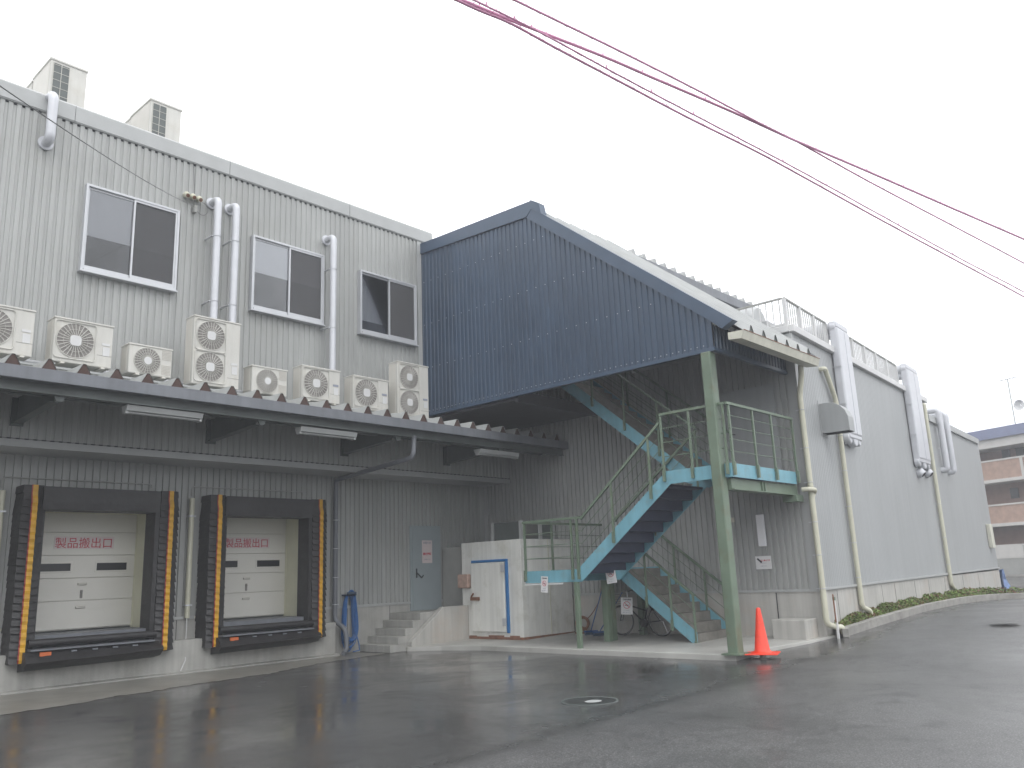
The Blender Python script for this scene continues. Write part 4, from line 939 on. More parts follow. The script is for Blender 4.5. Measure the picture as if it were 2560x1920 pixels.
# treads
def flight(xa, xb, y0, z0, y1, z1, n, mats):
    dz = (z1-z0)/n; dy = (y1-y0)/n
    for i in range(n):
        ya, yb = y0+dy*i, y0+dy*(i+1); zt_ = z0+dz*(i+1); zlo = z0+dz*i; sg = 1 if dy > 0 else -1
        t = MB(); t.box((xa, ya-sg*.02, zt_-.035), (xb, yb, zt_)); t.box((xa, ya-sg*.02, zlo), (xb, ya+sg*.005, zt_-.035))
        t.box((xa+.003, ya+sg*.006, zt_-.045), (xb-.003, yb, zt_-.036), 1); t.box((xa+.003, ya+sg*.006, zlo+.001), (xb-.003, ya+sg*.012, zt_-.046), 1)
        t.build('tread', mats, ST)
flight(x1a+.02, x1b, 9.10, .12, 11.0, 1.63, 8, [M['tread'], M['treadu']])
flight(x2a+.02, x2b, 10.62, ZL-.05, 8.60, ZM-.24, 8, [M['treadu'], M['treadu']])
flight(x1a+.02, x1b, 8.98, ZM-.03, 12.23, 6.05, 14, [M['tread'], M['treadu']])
# posts under the landings
for x, y, w_, top in ((13.75, 10.92, .09, ZL-.25), (15.02, 11.14, .14, ZL-.25), (15.24, 11.18, .14, ZL-.25), (16.5, 11.25, .14, ZL-.25)):
    MB().box((x-w_/2, y-w_/2, .1), (x+w_/2, y+w_/2, top)).build('support_post', M['green'], ST, bevel=.006)
MB().box((13.84, 8.6, ZM-.24), (13.94, 8.7, ZM-.1)).build('gusset', M['green'], ST)
MB().box((13.70, 7.5, ZM-.3), (13.745, 7.62, ZM-.02)).build('column_cleat', M['teal'], ST)
# hand rails: profile lines in y-z on each side
def railing(x, path, hgt, posts, rods=4, side=-1, name='handrail'):
    "path: (y,z) floor line; posts: y positions"
    def zf(y):
        for (a, za), (b, zb_) in zip(path, path[1:]):
            lo, hi = min(a, b), max(a, b)
            if lo-1e-6 <= y <= hi+1e-6: return za+(zb_-za)*(y-a)/(b-a) if abs(b-a) > 1e-6 else max(za, zb_)
        return path[-1][1]
    t = MB(); 
    for (a, za), (b, zb_) in zip(path, path[1:]): t.bar((x, a, za+hgt), (x, b, zb_+hgt), .05, .05)
    t.build(name, M['green'], ST, bevel=.004)
    for y in posts:
        z = zf(y); k = MB(); k.bar((x, y, z-.06), (x, y, z+hgt-.02), .038, .038, up=(0, 1, 0)); k.bar((x+side*.022, y, z-.20), (x+side*.022, y, z+.02), .05, .045, up=(0, 1, 0)); k.build('rail_post', M['green'], ST)
    t = MB()
    for j in range(rods):
        h_ = hgt*(j+1)/(rods+1)
        for (a, za), (b, zb_) in zip(path, path[1:]): t.tube([(x, a, za+h_), (x, b, zb_+h_)], .0075, 6)
    t.build('rail_rod', M['green'], ST)
xr = x2a-.02
railing(xr, [(7.24, ZM), (8.64, ZM)], 1.1, [7.28, 8.0, 8.62], 3)
railing(xr, [(8.66, ZM-.06), (10.72, ZL)], 1.0, [9.9, 8.95], 3); railing(xr, [(10.72, ZL), (12.30, ZL)], 1.04, [10.98, 10.82, 12.28], 3)
railing(x2b+.04, [(8.66, ZM-.06), (10.87, ZL)], 1.0, [8.7, 9.8], 3)
railing(x1a, [(9.06, .12), (10.80, 1.50)], .93, [9.1, 9.62, 10.2], 2); railing(x1b, [(9.06, .12), (11.0, 1.62)], 1.0, [9.14, 9.62, 10.35], 3, 1)
railing(x1a, [(8.7, ZM), (12.3, 6.3)], 1.0, [9.6, 10.45, 11.3], 3); railing(x1b, [(8.7, ZM), (12.3, 6.3)], 1.05, [9.1, 10.2, 11.3], 4, 1)
# landing rails that run across (x direction)
def rail_x(y, xa, xb, z, hgt, posts, rods, bk=-1):
    MB().bar((xa, y, z+hgt), (xb, y, z+hgt), .05, .05).build('handrail', M['green'], ST, bevel=.004)
    for x in posts: MB().bar((x, y, z-.05), (x, y, z+hgt-.02), .04, .04, up=(0, 1, 0)).bar((x, y+bk*.02, z-.22), (x, y+bk*.02, z+.02), .055, .045, up=(0, 1, 0)).build('rail_post', M['green'], ST)
    t = MB()
    for j in range(rods): t.tube([(xa, y, z+hgt*(j+1)/(rods+1)), (xb, y, z+hgt*(j+1)/(rods+1))], .0075, 6)
    t.build('rail_rod', M['green'], ST)
rail_x(7.20, x2a-.02, 16.5, ZM, 1.1, [13.80, 14.72, 15.5, 16.46], 4)
rail_x(12.32, x2a-.02, 16.6, ZL, 1.04, [13.78, 14.7, 15.6], 3, 1)

# ================================================================== small things under and beside the stair
def hang_sign(name, cx, cy, cz, w_, h_, tilt, lab, xdir, top='敷地内禁煙'):
    xd = Vector(xdir).normalized(); nn = Vector((xd.y, -xd.x, 0)); R4 = Matrix.Rotation(tilt, 3, nn)
    xx = R4 @ xd; zz = R4 @ Z; c = Vector((cx, cy, cz))
    T = thing(name, lab, 'sign', (cx, cy, cz-h_/2), 'small no smoking signs by the stair')
    q = [c+xx*(a*w_/2)+zz*(b*h_/2) for a, b in ((-1, -1), (1, -1), (1, 1), (-1, 1))]
    MB().prism(q, -nn*.006).build('board', M['sign'], T)
    f = lambda u, v, o=.004: frame4(c+xx*u+zz*v+nn*o, xx, zz)
    text('sign_heading', top, .05, f(0, h_*.38), M['ink'], T, .001, w_*.72)
    k = MB(); k.ring(c+nn*.003+zz*h_*.06, nn, w_*.28, w_*.022, 28, 5); k.bar(c+nn*.004+zz*h_*.06-xx*w_*.2+zz*w_*.2, c+nn*.004+zz*h_*.06+xx*w_*.2-zz*w_*.2, .004, w_*.045); k.build('prohibition_ring', M['red'], T)
    k = MB(); k.bar(c+nn*.003+zz*h_*.05-xx*w_*.17, c+nn*.003+zz*h_*.05+xx*w_*.15, .004, w_*.06); k.build('cigarette', M['ink'], T)
    text('sign_text', 'NO SMOKING', .03, f(0, -h_*.26), M['inkg'], T, 0, w_*.42); text('sign_line', '禁煙にご協力ください', .02, f(0, -h_*.38), M['inkg'], T, 0, w_*.7)
cA = onx(1361, 1461, x2a-.05); hang_sign('sign_board', cA.x, cA.y, cA.z, .185, .33, R_(-4), 'small white no smoking sign hung on the turquoise edge of the low landing', -Y)
cB = ony(1527, 1437, 10.95); hang_sign('sign_board', cB.x, cB.y, cB.z, .22, .36, R_(7), 'small white no smoking sign hung before the paired green posts', (.75, -.66, 0))
cC_ = ony(1567, 1515, 11.0); hang_sign('sign_board', cC_.x, cC_.y, cC_.z, .26, .36, R_(-3), 'small white no smoking sign hung in front of the parked bicycle', (.75, -.66, 0))
tag(MB().bar((x2a-.03, 12.30, ZL-.275), (x2a-.03, 11.0+.25, ZL-.275), .035, .028).build('edge_strip', M['white']), 'thin white strip clipped under the edge of the low landing', 'strip')
# notices on the ribbed side wall
T = thing('notice_board', 'white notice with red heading on the ribbed wall beside the green column', 'sign', (XB-.03, 8.0, 1.6))
c0_, c1_ = onx(1889, 1391, XB-.025), onx(1931, 1422, XB-.025)
yA_, yB_, zA_, zB_ = c0_.y, c1_.y, c1_.z, c0_.z
MB().box((XB-.048, yB_, zA_), (XB-.036, yA_, zB_)).build('board', M['sign'], T)
ym = (yA_+yB_)/2; zmid = (zA_+zB_)/2; nw = abs(yA_-yB_)
text('heading', '立入禁止です', .1, frame4((XB-.051, ym-.05, zB_-.09), -Y, Z), M['red'], T, .002, nw*.62)
text('line', '関係者以外の方は', .04, frame4((XB-.051, ym, zmid-.01), -Y, Z), M['inkg'], T, 0, nw*.4); text('line', 'ご遠慮ください', .04, frame4((XB-.051, ym, zmid-.07), -Y, Z), M['inkg'], T, 0, nw*.42)
MB().bar((XB-.051, yA_-.05, zB_-.05), (XB-.051, yA_-.14, zB_-.13), .03, .03).build('arrow', M['ink'], T)
a_, b2 = onx(1890, 1287, XB-.06), onx(1908, 1366, XB-.06)
T = thing('wall_lamp', 'slim white vertical wall lamp above the notice with red heading', 'lamp', (XB-.05, a_.y, b2.z))
MB().box((XB-.10, a_.y-.17, b2.z), (XB-.04, a_.y-.0, a_.z)).build('diffuser', M['blindw'], T, bevel=.015)
MB().box((XB-.039, a_.y-.15, b2.z+.03), (XB-.001, a_.y-.02, a_.z-.03)).build('backplate', M['alu'], T)
a_ = onx(1829, 1300, XB-.04); tag(MB().box((XB-.07, a_.y-.06, a_.z-.05), (XB-.015, a_.y+.05, a_.z+.05)).build('junction_box', M['creamd'], bevel=.008), 'small box on the ribbed wall just right of the green column', 'box')

# traffic cone
cz = .035; cc = (14.02, 7.12, cz)
T = thing('traffic_cone', 'bright orange traffic cone standing beside the green column', 'traffic cone', cc)
MB().lathe(cc, [(.001, .84), (.022, .838), (.038, .82), (.042, .79), (.130, .13), (.14, .115), (.17, .10), (.19, .085), (.185, .08), (.12, .085), (.03, .78)], 40).build('body', M['cone'], T, smooth=True)
o_ = rounded(.56, .56, .04, 4); MB().prism([(cc[0]+a*.94-b*.34, cc[1]+a*.34+b*.94, cc[2]+.065) for a, b in o_], (0, 0, .018)).build('foot_plate', M['cone'], T, bevel=.008)
MB().tube([(cc[0], cc[1], cc[2]-.03), (cc[0], cc[1], cc[2]+.07)], .05, 14).build('weight_post', M['kerb'], T)
MB().box((cc[0]-.15, cc[1]-.15, cc[2]-.03), (cc[0]+.15, cc[1]+.15, cc[2]-.012)).build('weight_base', M['kerb'], T)

# cold box
XF, YF = 14.80, 13.38
T = thing('cold_box', 'white walk-in cold box with rusty base standing between the concrete steps and stair', 'cold room', (15.7, 14.3, .13))
zb, zt2 = .13, 2.42
MB().box((XF, YF, zb+.05), (16.66, 15.38, zt2)).build('body', M['cold'], T, bevel=.012)
MB().box((XF-.012, YF-.012, zb), (16.67, 15.39, zb+.06)).build('base_rail', M['rust'], T, bevel=.01)
k = MB(); k.box((XF-.004, 15.02, zb+.06), (XF-.0005, 15.028, zt2-.01)); k.box((XF-.004, 13.92, 2.06), (XF-.0005, 13.928, zt2-.01)); k.box((XF-.004, 15.1, 2.06), (XF-.0005, 15.108, zt2-.01)); k.build('panel_joint', M['acgrille'], T)
k = MB(); k.box((15.78, YF-.012, zb+.05), (15.80, YF-.001, zt2)); k.build('side_joint_strip', M['cream'], T)
# door in the face that looks left
dy0, dy1, dz0, dz1 = 13.86, 15.02, .30, 1.93
d_ = MB().box((XF-.075, dy0+.02, dz0), (XF-.004, dy1-.03, dz1-.02)).build('door', M['cold'], T, bevel=.02)
g = MB(); g.box((XF-.05, dy0-.07, dz1-.01), (XF-.002, dy1-.02, dz1+.05)); g.box((XF-.05, dy0-.07, dz0-.02), (XF-.002, dy0+.005, dz1-.01)); g.build('blue_gasket', M['blueg'], T, bevel=.012)
g = MB()
for z in (.45, 1.68): g.box((XF-.10, dy0-.02, z), (XF-.076, dy0+.10, z+.17))
g.each('hinge', M['alu'], d_, bevel=.01)
g = MB(); g.box((XF-.11, 14.70, 1.03), (XF-.076, 15.0, 1.11)); g.bar((XF-.12, 14.95, 1.12), (XF-.12, 14.87, 1.2), .03); g.tube([(XF-.02, 14.985, 1.05), (XF-.02, 14.985, .62)], .006, 6); g.build('handle', M['rust'], d_, bevel=.008)
g = MB(); g.box((XF-.12, 15.06, 1.33), (XF-.002, 15.42, 1.66)); g.build('control_box', M['pinkb'], T, bevel=.015)
g = MB()
for y, l_ in ((13.5, .3), (14.0, .5), (14.9, .25)): g.box((XF-.0145, y, zb+.058), (XF-.001, y+l_, zb+.075+random.random()*.04))
g.each('rust_patch', M['rust'], T)
U = thing('condenser', 'dark condenser unit on top of the white cold box', 'condenser', (16.0, 14.2, zt2))
MB().box((15.35, 13.85, zt2+.03), (16.55, 14.75, zt2+.46)).build('casing', M['steeld'], U, bevel=.01)
k = MB(); k.box((15.30, 13.80, zt2), (15.40, 13.86, zt2+.48)); k.box((16.0, 13.80, zt2), (16.10, 13.86, zt2+.48)); k.box((16.5, 13.80, zt2), (16.6, 13.86, zt2+.48)); k.box((15.30, 14.75, zt2), (15.36, 14.8, zt2+.48)); k.each('frame_leg', M['trim'], U)
k = MB()
for i in range(16): k.box((15.42+i*.035, 13.842, zt2+.06), (15.425+i*.035, 13.849, zt2+.42))
k.build('fin', M['acdark'], U)

# concrete steps with side wall
T = thing('concrete_steps', 'grey concrete steps with a sloping side wall up to the blue-grey door', 'steps', (13.6, 15.9, 0))
for i in range(5):
    MB().box((12.46+i*.225, 15.32, 0), (14.78, YL-.024, .165*(i+1)) if i < 4 else (14.78, YL-.024, .83)).build('step', M['conc'], T, bevel=.01) if False else MB().box((12.46+i*.225, 15.32, .165*i if i else 0), (14.78, YL-.024, .165*(i+1))).build('step', M['conc'], T, bevel=.01)
k = MB(); k.prism([(12.96, 15.16, 0), (14.79, 15.16, 0), (14.79, 15.16, .92), (13.95, 15.16, .92), (12.96, 15.16, .20)], (0, .155, 0)); k.build('side_wall', M['concw'], T, bevel=.012)
MB().box((14.83, 15.45, .3), (15.2, YL-.03, 2.32)).build('x', M['clad']) if False else tag(MB().box((15.1, 15.7, .85), (15.9, YL-.03, 2.35)).build('cabinet', M['shut'], bevel=.01), 'flat grey cabinet wedged between the blue-grey door and the cold box', 'cabinet')
a_ = ony(1041, 1392, YL-.05); tag(MB().box((a_.x-.045, YL-.07, a_.z-.09), (a_.x+.045, YL-.014, a_.z+.09)).build('card_reader', M['dark'], bevel=.01), 'small black entry reader left of the blue-grey door', 'reader')

# hose on its hook
T = thing('garden_hose', 'coiled blue hose hanging on the wall beside the dark downpipe', 'hose', (12.3, YL-.2, .1))
hx, hz = ony(873, 1560, 16.3).x, 1.28
for i in range(13):
    pts = []; ph = random.random()*.4; w_ = .215+random.uniform(-.045, .03); h_ = .56+random.uniform(-.06, .07); ox = random.uniform(-.03, .03)
    for j in range(40):
        t = 2*math.pi*j/40; tw = (1-math.cos(t))/2
        pts.append((hx+ox*tw+math.sin(t)*w_*(.62+.38*tw)+.02*math.sin(3*t+ph), 16.36-i*.011, hz-.0-h_*(1-math.cos(t))+.01*i))
    MB().tube(pts, .0135, 7, closed=True).build('loop', M['hose'], T, smooth=True)
MB().tube([(hx+.1, 16.2, .5), (hx+.2, 16.2, .2), (hx+.18, 16.15, .06), (hx-.0, 16.15, .04)], .0135, 7).build('loose_end', M['hose'], T, smooth=True)
MB().box((hx-.13, 16.2, hz+.0), (hx+.13, YL-.0, hz+.03)).box((hx-.13, 16.2, hz), (hx+.13, 16.22, hz+.08)).build('hook', M['blued'], T)

# bicycles against the wall
def bicycle(ox, oy, ang, red, lab):
    z0 = .16; Rw = .33
    T = thing('bicycle', lab, 'bicycle', (ox, oy, z0))
    d = Vector((math.cos(ang), math.sin(ang), 0)); n = Vector((-d.y, d.x, 0)); o = Vector((ox, oy, z0))
    P = lambda u, z, s=0.: o+d*u+Z*z+n*s
    rr, fr = P(-.53, Rw), P(.53, Rw)
    for c, nm in ((rr, 'wheel'), (fr, 'wheel')):
        wl = MB().ring(c, n, Rw-.01, .018, 40, 8).build(nm, M['rub'], T, smooth=True)
        MB().ring(c, n, Rw-.035, .009, 40, 6).build('rim', M['chrome'], wl)
        s = MB(); s.tube([c-n*.04, c+n*.04], .02, 10)
        for k in range(18):
            t = 2*math.pi*k/18; a = (d*math.cos(t)+Z*math.sin(t)); s.tube([c+a*.02+n*(.025 if k % 2 else -.025), c+a*(Rw-.035)], .0018, 3, cap=False)
        s.build('spokes', M['chrome'], wl)
    bb, st, hd, hb = P(-.08, .28), P(-.22, .68), P(.33, .82), P(.37, .68)
    f = MB()
    for a, b, r_ in ((bb, st, .016), (bb, hb, .019), (hb, hd, .018), (st.lerp(bb, .35), hb, .016), (rr+n*.05, bb+n*.03, .009), (rr-n*.05, bb-n*.03, .009), (rr+n*.05, st, .008), (rr-n*.05, st, .008)): f.tube([a, b], r_, 8)
    f.build('frame', red, T, smooth=True)
    MB().tube([fr+n*.05, P(.42, .70, .05), hb], .011, 8).tube([fr-n*.05, P(.42, .70, -.05), hb], .011, 8).build('fork', M['rub'], T)
    MB().tube(bend([P(.12, .98, .27), P(.30, 1.0, .22), hd+Z*.14, P(.30, 1.0, -.22), P(.12, .98, -.27)], .06), .011, 8).tube([hd, hd+Z*.14], .012, 8).build('handlebar', M['chrome'], T, smooth=True)
    MB().tube([st, P(-.25, .80)], .012, 8).box(P(-.36, .80)-n*.0-Vector((.0, .0, 0)), P(-.36, .80)).build('seat_post', M['chrome'], T)
    sa = [P(-.10, .83), P(-.20, .84), P(-.30, .85), P(-.38, .84)]; MB().tube(sa, [.02, .045, .085, .07], 10).build('saddle', M['rub'], T, smooth=True)
    MB().tube([bb-n*.05, bb+n*.05], .09, 18).tube([bb+n*.06, P(-.02, .12, .08)], .01, 6).tube([bb-n*.06, P(-.14, .44, -.08)], .01, 6).box(P(-.06, .11, .08)-Vector((.04, .04, 0)), P(-.0, .13, .14)).build('crank', M['rub'], T)
    mg = MB(); pts = [rr+(d*math.cos(R_(a))+Z*math.sin(R_(a)))*(Rw+.03) for a in range(20, 190, 17)]; mg.tube(pts, .014, 6); mg.build('mudguard', M['acdark'], T)
    MB().tube([rr-n*.07, P(-.60, .02, -.14)], .008, 6).build('kickstand', M['chrome'], T)
    bk = MB(); zz = .70
    for q in range(5): bk.tube([P(.47, zz+q*.05, -.16), P(.75, zz+q*.05, -.14), P(.75, zz+q*.05, .14), P(.47, zz+q*.05, .16), P(.47, zz+q*.05, -.16)], .004, 4)
    bk.build('basket', M['acdark'], T)
bicycle(16.22, 11.10, R_(90), M['under'], 'dark bicycle with bright wheel rims parked behind the lower turquoise flight')

# brooms
def broom(q, top, lab, m1):
    T = thing('push_broom', lab, 'broom', tuple(q), 'push brooms under the stair')
    d = Vector((1, -.45, 0)).normalized()
    MB().bar(q-d*.17+Z*.09, q+d*.17+Z*.09, .07, .035).build('head', m1, T); MB().bar(q-d*.16+Z*.03, q+d*.16+Z*.03, .06, .075).build('bristles', M['blued'], T)
    MB().tube([q+Z*.1, top], .012, 8).build('handle', M['hose'] if m1 is M['hose'] else M['shut'], T)
q1 = onz(1478, 1588, .15); q2_ = onz(1500, 1590, .15)
broom(q1, Vector((XB-.06, q1.y-.1, 1.35)), 'push broom with grey handle leaning under the stair', M['hose']); broom(q2_, Vector((XB-.06, q2_.y-.25, 1.1)), 'push broom with blue handle leaning beside the paired posts', M['hose'])
k = MB(); qh = onz(1462, 1580, .15)
pts = [onx(1505, 1450, XB-.08), onx(1500, 1500, XB-.1), onx(1480, 1535, XB-.15), onx(1465, 1550, XB-.2), onx(1450, 1540, XB-.25), onx(1447, 1560, XB-.3), onx(1468, 1575, XB-.3)]
tag(MB().tube(bend(pts, .15), .010, 6).build('rubber_hose', M['rust'], smooth=True), 'dark brown hose drooping down the side wall under the stair', 'hose')
qh = onx(1456, 1567, XB-.3); T = thing('hose_reel', 'old rusty brown hose reel on the ground behind the green post', 'hose reel', (qh.x, qh.y, .15))
k = MB().ring((qh.x, qh.y, .40), (1, .3, 0), .15, .03, 24, 8).ring((qh.x+.06, qh.y, .40), (1, .3, 0), .13, .03, 24, 8); k.build('coil', M['rust'], T); MB().box((qh.x-.1, qh.y-.15, .14), (qh.x+.12, qh.y+.15, .2)).build('base', M['rust'], T)

# ================================================================== planter, bollard, ground details
fr_pts = []
for px, py in ((2052, 1597), (2108, 1594), (2160, 1577), (2200, 1563), (2260, 1545), (2330, 1525), (2400, 1510), (2450, 1503), (2500, 1499), (2560, 1497)):
    z = .17
    for _ in range(6): p = onz(px, py, z); z = gz(p.x)
    fr_pts.append(p)
0 and print('KERB', [tuple(round(v, 2) for v in p) for p in fr_pts])
def offs(pts, d):
    out = []
    for i, p in enumerate(pts):
        a = pts[max(i-1, 0)]; b = pts[min(i+1, len(pts)-1)]; t = (b-a); t.z = 0; t.normalize(); out.append(p+Vector((-t.y, t.x, 0))*d)
    return out
ext = fr_pts[1:]+[fr_pts[-1]+(fr_pts[-1]-fr_pts[-2])*3]
kb = MB(); inn = offs(ext, .14); kh = .17
for i in range(len(ext)-1):
    a, b, c_, d = ext[i], ext[i+1], inn[i+1], inn[i]
    kb.add([a-Z*.1, b-Z*.1, c_-Z*.1, d-Z*.1, a+Z*kh, b+Z*kh, c_+Z*kh, d+Z*kh], [(0, 1, 5, 4), (4, 5, 6, 7), (3, 7, 6, 2)])
a, b = fr_pts[0], fr_pts[1]
wall_c = CP0+CD*1.1+CN*.02; endp = Vector((wall_c.x-.3, wall_c.y, a.z))
for (a, b) in ((endp, fr_pts[1]),):
    t = (b-a).normalized(); nn = Vector((-t.y, t.x, 0))*.12; a = Vector((a.x, a.y, b.z)); kb.prism([a, b, b+nn, a+nn], (0, 0, kh-.003)); kb.prism([a-Z*.12, b-Z*.12, b+nn-Z*.12, a+nn-Z*.12], (0, 0, .119))
struct(kb.build('kerb', M['kerb'], off=1, bevel=.012))
# soil behind the kerb
sm = MB(); inn2 = offs(ext, .13); back = [onc_ for onc_ in [CP0+CD*max(0.6, (p-CP0).dot(CD))+CN*.03 for p in inn2]]
for i in range(len(ext)-1): sm.add([inn2[i]+Z*.12, inn2[i+1]+Z*.12, Vector((back[i+1].x, back[i+1].y, inn2[i+1].z+.22)), Vector((back[i].x, back[i].y, inn2[i].z+.2))], [(0, 1, 2, 3)])
struct(sm.build('soil_bed', M['soil'], off=1))
# low ground cover: thousands of small leaves in soft clumps
lv = MB()
for i in range(len(ext)-1):
    a, b, c_, d = inn2[i], inn2[i+1], back[i+1], back[i]; Ls = (b-a).length; near = ext[i].length
    n = int(min(2600, Ls*(1500 if near < 24 else 700 if near < 32 else 350)))
    if i == len(ext)-2: n = 500
    for _ in range(n):
        u, v = random.random(), random.random()**1.15*.98+.02; p = a.lerp(b, u).lerp(Vector((d.x, d.y, a.z)).lerp(Vector((c_.x, c_.y, b.z)), u), v)
        s_ = (p-CP0).dot(CD); wd = 1.
        hh = .17+.16*math.sin(min(1, v*2.6)*1.57)*(.75+.35*math.sin(s_*5.1+1.3*math.sin(s_*2.3)))*random.uniform(.35, 1.05)
        c3 = p+Z*hh; sz = random.uniform(.018, .04)*(1 if near < 24 else 1.5)
        t1 = Vector((random.gauss(0, 1), random.gauss(0, 1), random.gauss(0, .6))).normalized(); t2 = t1.cross(Vector((random.gauss(0, 1), random.gauss(0, 1), random.gauss(0, 1)))).normalized()
        lv.add([c3-t1*sz, c3+t2*sz*.5, c3+t1*sz, c3-t2*sz*.5], [(0, 1, 2, 3)], 1 if random.random() < .16+.2*(math.sin(s_*3.1) > .6) else 0)
g_ = lv.build('ground_cover', [M['leaf'], M['leafr']], off=1); g_['kind'] = 'stuff'; tag(g_, 'low green and reddish ground cover in the kerbed strip along the wall', 'plants')
q = fr_pts[0].lerp(fr_pts[1], .55)+Vector((-.02, -.12, 0)); T = thing('marker_post', 'thin white marker post standing at the corner of the planter kerb', 'post', tuple(q))
MB().box((q.x-.025, q.y-.02, q.z-.1), (q.x+.025, q.y+.02, q.z+.78)).build('post', M['white'], T, bevel=.005)
MB().box((q.x-.04, q.y-.012, q.z+.3), (q.x-.026, q.y+.012, q.z+.84)).build('rod', M['rust'], T); MB().box((q.x-.027, q.y-.022, q.z+.72), (q.x+.027, q.y+.022, q.z+.785)).build('green_band', M['green'], T)
# manhole in a shallow wet dip
mh = MB(); c = Vector((8.86, 6.93, .0045)); n = 40; mh.add([c+Vector((math.cos(2*math.pi*i/n)*.34, math.sin(2*math.pi*i/n)*.34, 0)) for i in range(n)], [tuple(range(n))])
mo = MB(); mo.lathe((c.x, c.y, .003), [(.36, -.004), (.36, .006), (.34, .007), (.33, .003)], 48)
T = thing('manhole', 'round iron manhole cover in the wet asphalt with a pale disc painted as a puddle glint', 'manhole', (c.x, c.y, 0))
mh.build('cover', M['cover'], T); mo.build('rim', M['steeld'], T)
pd = MB(); c2 = Vector((8.84, 6.86, .009)); n = 40; pd.add([c2+Vector((math.cos(2*math.pi*i/n)*.12, math.sin(2*math.pi*i/n)*.10, 0)) for i in range(n)], [tuple(range(n))]); pd.build('puddle_glint_disc', M['trim'], T)  # pale disc painted for the sky's reflection in the puddle, no real cap
q = onz(2510, 1553, .3); dn = MB(); dn.add([q+Vector((math.cos(2*math.pi*i/24)*.28, math.sin(2*math.pi*i/24)*.28, .005)) for i in range(24)], [tuple(range(24))]); tag(dn.build('drain_cover', M['cover']), 'dark drain cover in the road at the far right', 'drain cover')

# ================================================================== far background: apartment block, wall, tarp
vp = ray(273, 1491); e1 = Vector((vp.x, vp.y, 0)).normalized()*-1     # runs towards the viewer's right
nrm = Vector((-e1.y, e1.x, 0)); nrm = nrm if nrm.dot(_F) < 0 else -nrm
q0 = ray(2470, 1250); q0 = C0+q0*(53/FPX); Q0 = Vector((q0.x, q0.y, .3))
def onq(px, py, off=0.):
    d = ray(px, py); return C0+d*((Q0+nrm*off-C0).dot(nrm)/d.dot(nrm))
def bandz(py): return onq(2500, py).z
0 and print('APT z', [round(bandz(y), 2) for y in (1065, 1092, 1100, 1118, 1147, 1202, 1260, 1313, 1362, 1400)], 'e1', e1, 'Q0', Q0)
AP = thing('apartment_block', 'four-storey tan tiled apartment block with balconies and blue roof behind the warehouse', 'building', tuple(Q0))
def qb(u0, u1, o0, o1, z0, z1):
    p = [Q0+e1*u0+nrm*o0, Q0+e1*u1+nrm*o0, Q0+e1*u1+nrm*o1, Q0+e1*u0+nrm*o1]
    return [Vector((v.x, v.y, z0)) for v in p], (0, 0, z1-z0)
U0, U1 = -8, 14
zs_ = [bandz(y) for y in (1362, 1313, 1260, 1202, 1147, 1092)]
floor_h = (zs_[4]-zs_[0])/2.0
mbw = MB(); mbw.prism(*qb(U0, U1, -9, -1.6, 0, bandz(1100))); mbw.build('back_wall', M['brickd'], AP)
for i, (yt, yb) in enumerate(((1147, 1202), (1260, 1313))):
    MB().prism(*qb(U0, U1, -.12, 0, bandz(yb)+.12, bandz(yt)-.1)).build('balcony_parapet', M['brick'], AP)
    MB().prism(*qb(U0, U1, -.16, .05, bandz(yt)-.1, bandz(yt))).build('parapet_cap', M['pale'], AP)
    MB().prism(*qb(U0, U1, -1.6, .05, bandz(yb)-.08, bandz(yb)+.12)).build('balcony_slab', M['pale'], AP)
MB().prism(*qb(U0, U1, -.12, 0, 0, bandz(1362))).build('ground_parapet', M['pale'], AP)
MB().prism(*qb(U0, U1, -9, .35, bandz(1118), bandz(1096))).build('eave_band', M['pale'], AP)
rf = MB()
for k in range(4):
    za = bandz(1096)+k*(bandz(1066)-bandz(1096))/4; zc = bandz(1096)+(k+1)*(bandz(1066)-bandz(1096))/4
    rf.prism(*qb(U0, U1, -9+k*.2, .55-k*.18, za, zc-.03))
rf.build('roof', M['navyroof'], AP)
for px in (2516, 2552): 
    for ya, yb in ((1118, 1147), (1222, 1245)):
        c = onq(px if ya < 1200 else px+22, (ya+yb)/2, -1.6); u = (c-Q0).dot(e1); MB().prism(*qb(u-.25, u+.25, -1.58, -1.5, c.z-.3, c.z+.35)).build('vent', M['dark'], AP)
c = onq(2550, 1150, 0); u = (c-Q0).dot(e1); MB().prism(*qb(u, u+.18, -.16, .06, bandz(1200), bandz(1150))).build('balcony_divider', M['pale'], AP)
c = onq(2545, 1390, 0)
T = thing('roof_antenna', 'thin aerial mast with dish on the apartment roof', 'antenna', tuple(onq(2537, 1050, -1)))
b0, t0 = onq(2537, 1052, -1), onq(2518, 948, -1); t0 = Vector((b0.x, b0.y, t0.z))
MB().tube([b0-Z*.5, t0], .035, 6).build('mast', M['trim'], T); k = MB(); k.tube([t0-e1*.6, t0+e1*.6], .02, 5)
for i in range(5): k.tube([t0-e1*(.5-i*.25)-nrm*.25, t0-e1*(.5-i*.25)+nrm*.25], .012, 4)
k.build('aerial', M['trim'], T); dc = b0+Z*.9+e1*.55
MB().lathe((0, 0, 0), [(.0, 0), (.25, .04), (.42, .14)], 20).build('dish', M['white'], T) if False else MB().tube([dc, dc+nrm*.05, dc+nrm*.16], [.04, .22, .34], 20, cap=False).tube([dc, b0+Z*.9], .02, 5).build('dish', M['white'], T)
